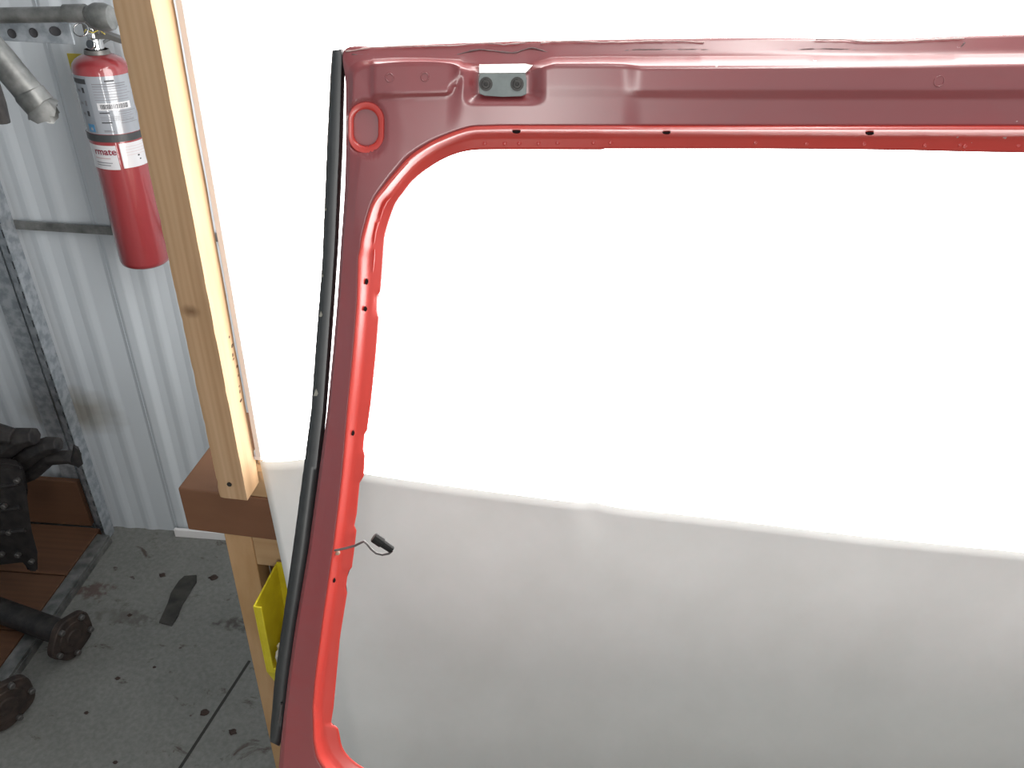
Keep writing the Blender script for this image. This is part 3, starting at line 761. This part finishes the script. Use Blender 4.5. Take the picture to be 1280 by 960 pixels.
# wire lead with plug
lead_px = [(415, 688, .014), (421, 687.6, .016), (433, 685, .012), (444, 682, .012), (451, 678.5, .014), (455, 676.6, .016), (459, 680, .017), (464, 686.5, .018), (470, 691.5, .019), (478, 693.5, .020), (486, 692, .021), (491, 688, .021)]
wl = tube('wiring_lead', 'wire', gate, [g(*p) for p in lead_px], 0.0011, 10); wl['label'] = 'thin grey wire lead with a black plug'
pa, pb = g(466.5, 671, .021), g(490.5, 687.5, .021); ax = (pb - pa)
pl = lathe('plug', 'black', wl, [(0, 0), (0.0040, 0.0003), (0.0046, 0.0010), (0.0046, 0.0095), (0.0037, 0.0105), (0.0034, ax.length - 0.001), (0.0028, ax.length), (0, ax.length)], 10, pa, ax, 30)
c = g(422, 691, .012); bm = bmesh.new(); bmesh.ops.create_icosphere(bm, subdivisions=2, radius=0.0024, matrix=Matrix.Translation(c)); bm_obj('grommet', bm, 'tan', wl, True)

# ------------------------------------------------------------------ yellow bin on the stand leg
bn = empty('parts_bin', (-0.46, 0.79, 0.5)); tag(bn, 'yellow plastic hopper bin fixed to the stand leg', 'bin')
BI = Matrix.Translation((0.46, -0.79, -0.5))
def bpart(o): o.parent = bn; o.matrix_parent_inverse = BI; return o
pf = atY(316, 758, 0.755); pf2 = atY(317, 838, 0.755); pk = atY(341, 873, 0.775)
X0 = pf.x; X1 = X0 + 0.075; YF = 0.755; YB = 0.845; zt = pf.z; zl = pf2.z; T = 0.003
bpart(box('side_wall', 'yellow', None, X0, X0 + T, YF, YB, zl, zt, 0.0008))
bpart(box('side_wall', 'yellow', None, X1 - T, X1, YF, YB, zl, zt, 0.0008))
bpart(box('back_wall', 'yellow', None, X0 + T, X1 - T, YB - T, YB, zl, zt + 0.006, 0.0008))
bpart(box('front_post', 'yellow', None, X0 + T, X0 + 0.013, YF, YF + T, zl + 0.0, zt - 0.001, 0.0008))
bpart(box('front_post', 'yellow', None, X1 - 0.019, X1 - T, YF, YF + T, zl, zt - 0.001, 0.0008))
bpart(box('front_lip', 'yellow', None, X0 + 0.013, X1 - 0.019, YF, YF + T, zl, zl + 0.012, 0.0008))
bpart(box('floor_plate', 'yellow', None, X0 + T, X1 - T, YF + T, YB - T, zl, zl + T, 0.0005))
bm = bmesh.new(); zk = pk.z
add_prism(bm, [Vector((X0, YF + 0.001, zl - 0.0005)), Vector((X1, YF + 0.001, zl - 0.0005)), Vector((X1 - 0.022, YF + 0.02, zk)), Vector((X0 + 0.022, YF + 0.02, zk))], Vector((0, 0.003, 0.0)))
bpart(bm_obj('foot_flange', bm, 'yellow'))
bm = bmesh.new(); bmesh.ops.create_icosphere(bm, subdivisions=4, radius=1.0)
for v_ in bm.verts:
    n1 = noise.noise(v_.co * 2.2) * 0.35 + noise.noise(v_.co * 5) * 0.16
    v_.co = Vector((v_.co.x * 0.0125, v_.co.y * 0.020, v_.co.z * 0.017)) * (1 + n1)
    v_.co += Vector((X0 + 0.023, YF + 0.028, zl + 0.023))
rag = bm_obj('white_rag', bm, 'fluff', None, True); tag(rag, 'crumpled white rag inside the yellow bin', 'rag')

# ------------------------------------------------------------------ fire extinguisher (wall-local space)
OFF = 0.085
eb_l, eb_r = wall(152, 333, OFF), wall(206, 330, OFF)
ecx = (wall(111, 172, OFF).x + wall(181, 168, OFF).x) / 2; erad = (wall(177, 168, OFF).x - wall(107, 172, OFF).x) / 2 * 0.875
ez0 = wall(180, 334, OFF + 0.03).z; ez1 = wall(127, 80, OFF).z
ext = bpy.data.objects.new('fire_extinguisher', None); COL.objects.link(ext)
EM = WM @ Matrix.Translation((ecx, -OFF, ez0)); ext.matrix_world = EM
tag(ext, 'red fire extinguisher with grey instruction label hung on the white wall', 'fire extinguisher')
hb = ez1 - ez0
print('EXT radius', erad, 'height', hb, 'center', ecx, ez0)
body = lathe('cylinder', 'ext_red', ext, [(0, 0.003), (erad * 0.86, 0.0), (erad * 0.965, 0.004), (erad, 0.012), (erad, hb - 0.014), (erad * 0.985, hb - 0.006), (erad * 0.94, hb + 0.002), (erad * 0.80, hb + 0.0105), (erad * 0.55, hb + 0.0165), (erad * 0.40, hb + 0.019), (erad * 0.38, hb + 0.026), (0, hb + 0.026)], 64, angle=50)
lathe('neck_ring', 'lever', ext, [(erad * 0.42, hb + 0.016), (erad * 0.46, hb + 0.019), (erad * 0.42, hb + 0.026), (0.01, hb + 0.026)], 32)
valve = lathe('valve', 'chrome', ext, [(0.0, hb + 0.02), (0.0145, hb + 0.022), (0.0145, hb + 0.044), (0.012, hb + 0.047), (0.012, hb + 0.062), (0.008, hb + 0.066), (0, hb + 0.066)], 20)
box('lever', 'lever', ext, -0.006, 0.10, -0.010, 0.010, hb + 0.070, hb + 0.078, 0.002)
bm = bmesh.new(); add_prism(bm, [Vector((0.0, -0.009, hb + 0.052)), Vector((0.03, -0.009, hb + 0.056)), Vector((0.095, -0.009, hb + 0.034)), Vector((0.095, -0.009, hb + 0.028)), Vector((0.03, -0.009, hb + 0.046)), Vector((0.0, -0.009, hb + 0.044))], Vector((0, 0.018, 0)))
bm_obj('carry_handle', bm, 'lever', ext)
box('lever_bracket', 'lever', ext, -0.012, 0.018, -0.009, 0.009, hb + 0.05, hb + 0.071, 0.002)
rp = wall(101, 37, OFF + 0.03) - Vector((ecx, -OFF, ez0)); torus('pull_ring', 'chrome', ext, rp, (0.1, -0.75, 0.6), 0.0125, 0.0013, 28, 8)
tube('safety_pin', 'chrome', ext, [rp + Vector((0.009, 0, -0.006)), (0.012, -0.012, hb + 0.056)], 0.0016, 8)
tube('pin_tie', 'tag_yellow', ext, [(-0.008, -0.013, hb + 0.056), (0.0, -0.02, hb + 0.062), (0.012, -0.02, hb + 0.057), (0.022, -0.014, hb + 0.062), (0.03, -0.012, hb + 0.054)], 0.0009, 6)
g0 = lathe('pressure_gauge', 'chrome', ext, [(0, 0), (0.008, 0), (0.0085, 0.006), (0.0075, 0.007), (0, 0.0068)], 18, (0.002, -0.0135, hb + 0.036), (0, -1, 0.25))
# yellow card behind the shoulder
ycl, ycr = wall(80, 70, OFF - 0.02).x - ecx, 0.0
zc0, zc1 = wall(97, 134, OFF - 0.02).z - ez0, wall(84, 68, OFF - 0.02).z - ez0
yc = box('backing_card', 'tag_yellow', ext, ycl, 0.02, 0.030, 0.032, zc0, zc1, 0.0008); yc['label'] = 'yellow card behind the cylinder'
tube('wall_hook', 'galv_dark', ext, [(0, 0.012, hb + 0.03), (0, 0.045, hb + 0.035), (0, OFF - 0.012, hb + 0.035)], 0.003, 8)

# wraps on the cylinder: angle 0 faces the viewer, positive to the right
cp = EM.inverted() @ CAM; A0 = math.atan2(cp.x, -cp.y)
def cyl(a_, z, r_): 
    a_ += A0; return Vector((math.sin(a_) * r_, -math.cos(a_) * r_, z))
def wrap(name, material, a0, a1, z0, z1, lift, parent=body, n=None):
    n = n or max(2, int((a1 - a0) / 0.08)); bm = bmesh.new(); r_ = erad + lift; A, B, C_, D_ = [], [], [], []
    for i in range(n + 1):
        a_ = a0 + (a1 - a0) * i / n
        A.append(bm.verts.new(cyl(a_, z0, r_))); B.append(bm.verts.new(cyl(a_, z1, r_)))
        C_.append(bm.verts.new(cyl(a_, z0, erad - 0.0002))); D_.append(bm.verts.new(cyl(a_, z1, erad - 0.0002)))
    for i in range(n):
        bm.faces.new((A[i], A[i + 1], B[i + 1], B[i])); bm.faces.new((C_[i + 1], C_[i], A[i], A[i + 1])); bm.faces.new((B[i], B[i + 1], D_[i + 1], D_[i]))
    bm.faces.new((A[0], B[0], D_[0], C_[0])); bm.faces.new((A[-1], C_[-1], D_[-1], B[-1]))
    return bm_obj(name, bm, material, parent, True, 30)
def zpx(x, y): return wall(x, y, OFF + erad * 0.9).z - ez0
zl1, zl0 = zpx(128, 96), zpx(141, 168)       # grey label
lab = wrap('instruction_label', 'label_grey', -1.45, 1.22, zl0, zl1, 0.0003, ext); lab['label'] = 'grey printed instruction label'
Hl = zl1 - zl0
wrap('label_column', 'label_dark', -1.44, -0.62, zl0 + 0.001, zl1 - 0.001, 0.0004, lab)
wrap('label_heading', 'ink', -1.25, -0.66, zl1 - Hl * 0.135, zl1 - Hl * 0.05, 0.0006, lab)
def lines(n, a0, a1, f0, f1, material, th=0.0013, jag=0.25):
    for i in range(n):
        z = zl1 - Hl * (f0 + (f1 - f0) * i / max(1, n - 1)); a_ = a0
        e = a1 - random.random() * jag
        wrap('print_line', material, a_, e, z - th / 2, z + th / 2, 0.0005, lab, 8)
lines(1, 0.0, 0.35, 0.08, 0.08, 'ink', 0.003, 0.05)
lines(2, -0.45, 0.75, 0.13, 0.17, 'ink_grey', 0.0016, 0.1)
lines(5, -0.45, 0.95, 0.21, 0.40, 'ink_grey', 0.0009)
lines(1, -0.40, -0.02, 0.62, 0.62, 'ink', 0.0022, 0.05)
lines(2, 0.25, 1.0, 0.61, 0.65, 'ink_grey', 0.001)
lines(1, -0.40, -0.02, 0.79, 0.79, 'ink', 0.0022, 0.05)
lines(2, 0.25, 1.0, 0.77, 0.81, 'ink_grey', 0.001)
lines(3, -0.4, 0.9, 0.69, 0.75, 'ink_grey', 0.0007)
lines(2, -0.38, 0.1, 0.93, 0.95, 'ink_grey', 0.0013)
# barcode sticker
zs1, zs0 = zl1 - Hl * 0.45, zl1 - Hl * 0.575
stk = wrap('barcode_sticker', 'label_white', -0.42, 0.78, zs0, zs1, 0.0005, lab)
a_ = -0.32
while a_ < 0.66:
    wd_ = random.choice((0.014, 0.02, 0.032)); wrap('bar', 'ink', a_, a_ + wd_, zs0 + Hl * 0.022, zs1 - Hl * 0.022, 0.0008, lab, 2); a_ += wd_ + random.choice((0.014, 0.02, 0.03))
# little pictograms down the dark column
for f0, mt_ in ((0.20, 'ink'), (0.60, 'ink'), (0.42, 'ink_grey')):
    wrap('pictogram', mt_, -0.90, -0.80, zl1 - Hl * (f0 + 0.09), zl1 - Hl * f0, 0.0006, lab, 3)
    wrap('pictogram', 'ink_grey', -1.15, -0.98, zl1 - Hl * (f0 + 0.075), zl1 - Hl * (f0 + 0.03), 0.0006, lab, 3)
wrap('pictogram', 'ink_blue', -1.02, -0.72, zl1 - Hl * 0.965, zl1 - Hl * 0.83, 0.0006, lab, 5)
wrap('pictogram', 'label_grey', -0.92, -0.82, zl1 - Hl * 0.94, zl1 - Hl * 0.89, 0.0009, lab, 3)
zb1, zb0 = zl0, zpx(144, 178)
bd = lathe('retaining_band', 'band', ext, [(erad - 0.0005, zb0 + 0.0005), (erad + 0.0012, zb0 + 0.0005), (erad + 0.0012, zb1 - 0.001), (erad - 0.0005, zb1 - 0.001)], 64)
zw1, zw0 = zpx(146, 181), zpx(152, 212)
wl1 = wrap('name_label', 'label_white', -1.5, -0.13, zw0, zw1 - 0.002, 0.0003, ext)
wl2 = wrap('record_label', 'label_white', 0.0, 1.35, zw0 + 0.002, zw1 + 0.0015, 0.0003, ext)
Hw = zw1 - zw0
def wrap_text(txt, a_left, z, size, material, parent, bold=True):
    cu = bpy.data.curves.new('lettering', 'FONT'); cu.body = txt; cu.size = size
    if bold: cu.offset = size * 0.02
    ob = bpy.data.objects.new('lettering', cu); COL.objects.link(ob)
    me = bpy.data.meshes.new_from_object(ob.evaluated_get(bpy.context.evaluated_depsgraph_get()))
    bpy.data.objects.remove(ob)
    w_ = max(v_.co.x for v_ in me.vertices)
    for v_ in me.vertices:
        v_.co = cyl(a_left + v_.co.x / erad, z + v_.co.y, erad + 0.0009)
    o = link('lettering', me, material, parent); return o
wrap_text('rmate', -1.02, zw1 - Hw * 0.40, 0.0185, 'ink_red', wl1)
def wlines(par, n, a0, a1, z0, z1, m_, th):
    for i in range(n):
        z = z1 + (z0 - z1) * i / max(1, n - 1)
        wrap('print_line', m_, a0, a1 - random.random() * 0.1, z - th / 2, z + th / 2, 0.0006, par, 8)
wlines(wl1, 1, -1.05, -0.3, zw1 - Hw * 0.55, zw1 - Hw * 0.55, 'ink_pink', 0.002)
wlines(wl1, 2, -1.05, -0.35, zw1 - Hw * 0.83, zw1 - Hw * 0.73, 'ink_grey', 0.0013)
wlines(wl2, 4, 0.18, 1.1, zw1 - Hw * 0.45, zw1 - Hw * 0.12, 'ink_pink', 0.0006)
wrap('mark', 'ink', 0.62, 0.70, zw1 - Hw * 0.55, zw1 - Hw * 0.49, 0.0006, wl2, 2)
wrap('mark', 'ink', 0.68, 0.74, zw1 - Hw * 0.70, zw1 - Hw * 0.65, 0.0006, wl2, 2)

# ------------------------------------------------------------------ shelf rack at the left (wall-local)
rack = bpy.data.objects.new('shelf_rack', None); COL.objects.link(rack)
RB = wall(131, 655, 0.05); RB.z = 0
rack.matrix_world = WM @ Matrix.Translation((RB.x, -0.0, 0))
tag(rack, 'galvanised slotted angle rack against the white wall', 'rack')
RI = rack.matrix_world.inverted()
UW = 0.048
def slotted(name, L_, wv):
    """slotted angle upright: one flange in the wall plane, one towards the room, with punched slots"""
    bm = bmesh.new(); sl, gap, n = 0.020, 0.018, int(L_ / 0.038)
    x0, x1, xa, xb = -wv, 0.0, -wv * 0.72, -wv * 0.40
    ys_ = -0.0225
    def quad(a0, a1, z0, z1): add_box(bm, a0, a1, ys_, ys_ + 0.002, z0, z1)
    quad(x0, xa, 0, L_); quad(xb, x1, 0, L_)
    for i in range(n + 1):
        z = i * 0.038; quad(xa, xb, z, min(L_, z + gap))
    add_box(bm, x1 - 0.002, x1, ys_ - 0.038, ys_, 0, L_)
    return bm_obj(name, bm, 'galv', rack)
up = slotted('upright', 1.25, UW)
back = box('slot_backing', 'slot', up, -UW * 0.75, -UW * 0.37, -0.0200, -0.0190, 0, 1.25)
tb0 = RI @ atZ(35, 770); dy = -0.75
lowr = box('base_rail', 'galv_dark', rack, -0.022, 0.012, dy, -0.063, 0.0, 0.028, 0.001)
box('base_rail_flange', 'galv_dark', rack, 0.0125, 0.0145, dy, -0.063, 0.0, 0.020, 0.0005)
bb = RI @ (WM @ wall(70, 595, 0.02)); bb0 = RI @ (WM @ wall(70, 646, 0.02))
box('back_plank', 'plank', rack, -0.9, -0.049, -0.040, -0.0235, 0.032, bb.z, 0.002)
for i in range(4):
    y1 = -0.0405 - i * 0.18; box('shelf_plank', 'plank', rack, -0.9, -0.024, y1 - 0.178, y1 - 0.002, 0.006, 0.030, 0.002)
# upper arm with three bolt holes, reaching along the wall
pz = RI @ (WM @ wall(45, 40, 0.16)); pL = RI @ (WM @ wall(4, 40, 0.16)); pR = RI @ (WM @ wall(90, 40, 0.16))
pzt = (RI @ (WM @ wall(45, 27, 0.16))).z; pzb = (RI @ (WM @ wall(45, 53, 0.16))).z
arm = box('bracket_arm', 'galv', rack, pL.x - 0.3, pR.x, -0.162, -0.158, pzb, pzt, 0.0008)
box('bracket_arm_lip', 'galv', arm, pL.x - 0.3, pR.x - 0.004, -0.157, -0.12, pzt - 0.004, pzt, 0.0008)
for (x, y, w_) in ((15, 42, 1), (42, 41, 1), (69, 39, 1.35)):
    c = RI @ (WM @ wall(x, y, 0.163))
    bm = bmesh.new()
    add_lathe(bm, [(0, 0.0002), (0.0065, 0.0002), (0.0070, 0.0010), (0.0080, 0.0004)], 16, c, Vector((0, -1, 0)))
    for v_ in bm.verts: v_.co.x = c.x + (v_.co.x - c.x) * w_
    bm_obj('bolt_hole', bm, 'slot', arm, True)
tie = box('bracket_tie', 'galv', rack, pL.x - 0.3, pL.x - 0.26, -0.158, -0.02, pzb, pzt, 0.0008)
# vertical hanger carrying the arm, left of the frame
box('upright', 'galv', rack, pL.x - 0.3, pL.x - 0.255, -0.0185, -0.0165, 0, 1.6, 0.0005)
# ------------------------------------------------------------------ pipes on the upper arm
def wl_w(x, y, off): return WM @ wall(x, y, off)
p1 = empty('steel_pipe', wl_w(50, 18, 0.19)); tag(p1, 'grey steel pipe lying along the slotted bracket by the ceiling edge', 'pipe')
I1 = p1.matrix_world.inverted() if False else Matrix.Translation(-p1.location)
def kid(o, par): o.parent = par; o.matrix_parent_inverse = Matrix.Translation(-par.location); return o
kid(tube('pipe_body', 'galv_dark', None, [wl_w(-140, 22, 0.19), wl_w(100, 17.5, 0.19)], 0.0125, 20), p1)
kid(tube('coupling', 'galv_dark', None, [wl_w(82, 17, 0.19), wl_w(108, 16.5, 0.19)], 0.0145, 20), p1)
kid(tube('end_fitting', 'galv_dark', None, [wl_w(108, 17, 0.19), wl_w(118, 20, 0.19), wl_w(131, 22, 0.19), wl_w(140, 22, 0.19)], [0.012, 0.021, 0.023, 0.019], 18), p1)
p2 = empty('exhaust_pipe', wl_w(40, 120, 0.33)); tag(p2, 'bright steel exhaust pipe with a torn flared end hanging below the bracket', 'pipe')
D = 0.33
kid(tube('pipe_body', 'galv_dark', None, [wl_w(-90, -20, D), wl_w(-40, 28, D), wl_w(0, 72, D), wl_w(38, 118, D)], 0.0225, 28), p2)
kid(tube('collar', 'galv_dark', None, [wl_w(35, 114, D), wl_w(37, 117, D), wl_w(50, 132, D), wl_w(52, 134, D)], [0.0225, 0.0245, 0.0245, 0.023], 28), p2)
bm = bmesh.new(); a_, b_ = wl_w(50, 132, D), wl_w(60, 144, D); ax = (b_ - a_).normalized(); u, w = frame_of(ax); r0 = []; r1 = []; r2 = []
for k in range(28):
    an = 2 * math.pi * k / 28; dr = u * math.cos(an) + w * math.sin(an); jag = 0.018 + 0.010 * noise.noise(Vector((k * 1.3, 2, 0))) + 0.010 * math.cos(an * 2 + 1)
    r0.append(bm.verts.new(a_ + dr * 0.0225)); r1.append(bm.verts.new(a_ + ax * max(0.004, jag) + dr * (0.026 + 0.004 * math.sin(an * 3)))); r2.append(bm.verts.new(a_ + dr * 0.0195))
for k in range(28):
    j = (k + 1) % 28; bm.faces.new((r0[k], r0[j], r1[j], r1[k])); bm.faces.new((r1[k], r1[j], r2[j], r2[k]))
kid(bm_obj('flared_end', bm, 'galv_dark', None, True, 60), p2)
p3 = tube('bent_pipe', 'castiron', None, [wl_w(-60, 40, D + .1), wl_w(-16, 95, D + .1), wl_w(-4, 130, D + .1), wl_w(0, 152, D + .1)], [0.014, 0.014, 0.013, 0.014], 16)
tag(p3, 'dark pipe end at the very edge of the frame, left of exhaust pipe', 'pipe')

# ------------------------------------------------------------------ cast iron exhaust manifold on the rack shelf
mf = empty('exhaust_manifold', wl_w(20, 700, 0.30)); mf.location.z = 0.03
tag(mf, 'dark cast iron manifold with ribbed runners standing on the rack shelf', 'manifold')
def mp_(x, y, o): return wl_w(x, y, o)
D = 0.26
runners = [
 ([(-60, 590), (-30, 556), (-5, 541), (18, 546)], [.030, .030, .026, .020], D + .01),
 ([(-40, 600), (0, 565), (25, 547), (44, 545)], [.030, .030, .026, .020], D),
 ([(-30, 605), (20, 582), (46, 563), (62, 556), (74, 555)], [.030, .026, .024, .021, .017], D - .01),
 ([(-20, 610), (40, 588), (62, 572), (86, 571), (98, 574)], [.030, .024, .019, .017, .018], D - .02)]
for i, (pts_, rr, dd) in enumerate(runners):
    P = [mp_(x, y, dd) for x, y in pts_]
    o = tube('runner', 'castiron', None, P, rr, 7, True, False); kid(o, mf)
    md = o.modifiers.new('soft_edges', 'BEVEL'); md.width = 0.003; md.segments = 2
bm = bmesh.new()
add_prism(bm, [mp_(x, y, D + .06) for x, y in ((94, 560), (100, 563), (104, 580), (98, 585), (90, 580))], WM.to_3x3() @ Vector((-0.01, 0.012, 0)))
kid(bm_obj('end_flange', bm, 'castiron'), mf)
bm = bmesh.new()
out = [(-45, 575), (30, 585), (36, 612), (33, 640), (40, 665), (47, 690), (48, 716), (36, 716), (30, 700), (0, 706), (-45, 712)]
add_prism(bm, [mp_(x, y, D + .05) for x, y in out], WM.to_3x3() @ Vector((-0.03, 0.03, 0)))
bmesh.ops.bevel(bm, geom=list(bm.edges), offset=0.006, segments=2, affect='EDGES')
kid(bm_obj('body', bm, 'castiron', None, True, 50), mf)
for x, y in ((3, 692), (23, 693), (40, 701), (6, 632), (22, 600), (12, 665)):
    kid(lathe('bolt', 'bolt', None, [(0, .008), (.005, .008), (.007, .006), (.007, -.002)], 8, mp_(x, y, D + .052), wn), mf)
for x0_, y0_, x1_, y1_ in ((-20, 612, 24, 604), (-20, 640, 26, 634), (-20, 668, 32, 662)):
    kid(tube('rib', 'castiron', None, [mp_(x0_, y0_, D + .05), mp_(x1_, y1_, D + .05)], .006, 8), mf)
lowest = min((o.matrix_world @ Vector(c)).z for o in mf.children for c in o.bound_box) if False else None

# ------------------------------------------------------------------ axle shafts on the floor
def axle(name, c_px, floor_px, rad, axis, shaft_len, shaft_r, label, bolts, thick=0.022):
    cz_ = rad * 0.98
    fc = atZ(*floor_px); c = hit(c_px[0], c_px[1], Vector((0, fc.y + 0.0, 0)), Vector((0, 1, 0)))
    # drop the disc so that its rim rests on the floor
    ax = Vector(axis).normalized()
    low = rad * math.sqrt(max(0, 1 - ax.z ** 2)) + 0.0
    k = ray(*c_px); t = (low + 0.004 + thick * abs(ax.z) * 0.5 - CAM.z) / k.z; c = CAM + k * t
    e = empty(name, (c.x, c.y, 0)); tag(e, label, 'axle shaft', 'axle shafts on the floor')
    bm = bmesh.new(); n = 48
    u, w = frame_of(ax); rings = []
    for rr, hh in ((0.3, thick * 0.6), (0.34, thick * 0.45), (0.62, thick * 0.5), (0.66, thick * 0.4), (0.96, thick * 0.4), (1.0, thick * 0.3), (1.0, -thick * 0.3), (0.96, -thick * 0.42), (0.5, -thick * 0.5), (0.42, -thick * 1.3)):
        ring = []
        for i in range(n):
            an = 2 * math.pi * i / n
            lob = 1.0 if rr < 0.7 else 0.955 + 0.045 * math.cos(an * 5)
            ring.append(bm.verts.new(c + ax * hh + (u * math.cos(an) + w * math.sin(an)) * rad * rr * lob))
        rings.append(ring)
    for a_, b_ in zip(rings, rings[1:]):
        for i in range(n): bm.faces.new((a_[i], a_[(i + 1) % n], b_[(i + 1) % n], b_[i]))
    bm.faces.new(rings[0]); bm.faces.new(rings[-1])
    kid(bm_obj('flange', bm, 'rust', None, True, 40), e)
    end = c - ax * shaft_len
    kid(tube('shaft', 'castiron', None, [c - ax * thick, c - ax * 0.03, end], [shaft_r * 1.25, shaft_r, shaft_r], 20), e)
    for i in range(5):
        an = 2 * math.pi * (i + bolts) / 5; bp = c + ax * thick * 0.4 + (u * math.cos(an) + w * math.sin(an)) * rad * 0.80
        kid(lathe('wheel_stud', 'bolt', None, [(0, .009), (.0055, .009), (.007, .007), (.007, -.004)], 10, bp, ax), e)
    return e
axle('axle_shaft', (88, 795), (84, 830), 0.060, (0.98, -0.2, 0.0), 0.42, 0.029, 'dark axle shaft with a round studded flange lying nearer the shelf rack', 0.15)
axle('axle_shaft', (6, 880), (15, 925), 0.064, (0.92, -0.39, 0.0), 0.42, 0.028, 'second dark axle flange on the floor, cut by the lower left frame edge', 0.4)

# ------------------------------------------------------------------ things on the floor
sp_ = [(199, 779), (210, 755), (214, 742), (224, 727), (231, 721), (246, 720), (246, 728), (238, 741), (228, 757), (222, 772), (215, 783)]
bm = bmesh.new(); add_prism(bm, [atZ(x, y, 0.0) for x, y in sp_][::-1], Vector((0, 0, 0.004)))
bmesh.ops.triangulate(bm, faces=[f_ for f_ in bm.faces if len(f_.verts) > 4])
tag(bm_obj('rubber_strip', bm, 'strip'), 'flat dark rubber strip lying on the concrete', 'strip')
crumbs = [((256, 891), .010, 'largest brown crumb on the floor by the saw-cut joint'), ((291, 915), .009, 'reddish brown crumb right of the saw-cut joint'), ((147, 848), .006, 'small dark crumb on the floor below the axle flange'),
          ((108, 891), .005, 'small dark crumb right of the lower axle flange'), ((203, 719), .009, 'dark crumb beside the top of the rubber strip'), ((267, 722), .012, 'flat dark crumb right of the rubber strip near the box beam'),
          ((162, 769), .006, 'dark crumb left of the rubber strip'), ((193, 834), .004, 'tiny crumb in the middle of the concrete'), ((144, 953), .005, 'dark crumb at the lower frame edge')]
for (pxy, s, lb) in crumbs:
    c = atZ(*pxy); bm = bmesh.new()
    bmesh.ops.create_icosphere(bm, subdivisions=2, radius=1.0)
    for v_ in bm.verts:
        q = v_.co * (1 + 0.5 * noise.noise(v_.co * 1.7 + Vector((s * 900, 0, 0)))); v_.co = Vector((q.x * s, q.y * s * 0.8, max(-0.3, q.z) * s * 0.3)) + Vector((c.x, c.y, s * 0.09))
    tag(bm_obj('dirt_crumb', bm, 'crumb', None, True), lb, 'crumb', 'dirt crumbs on the floor')
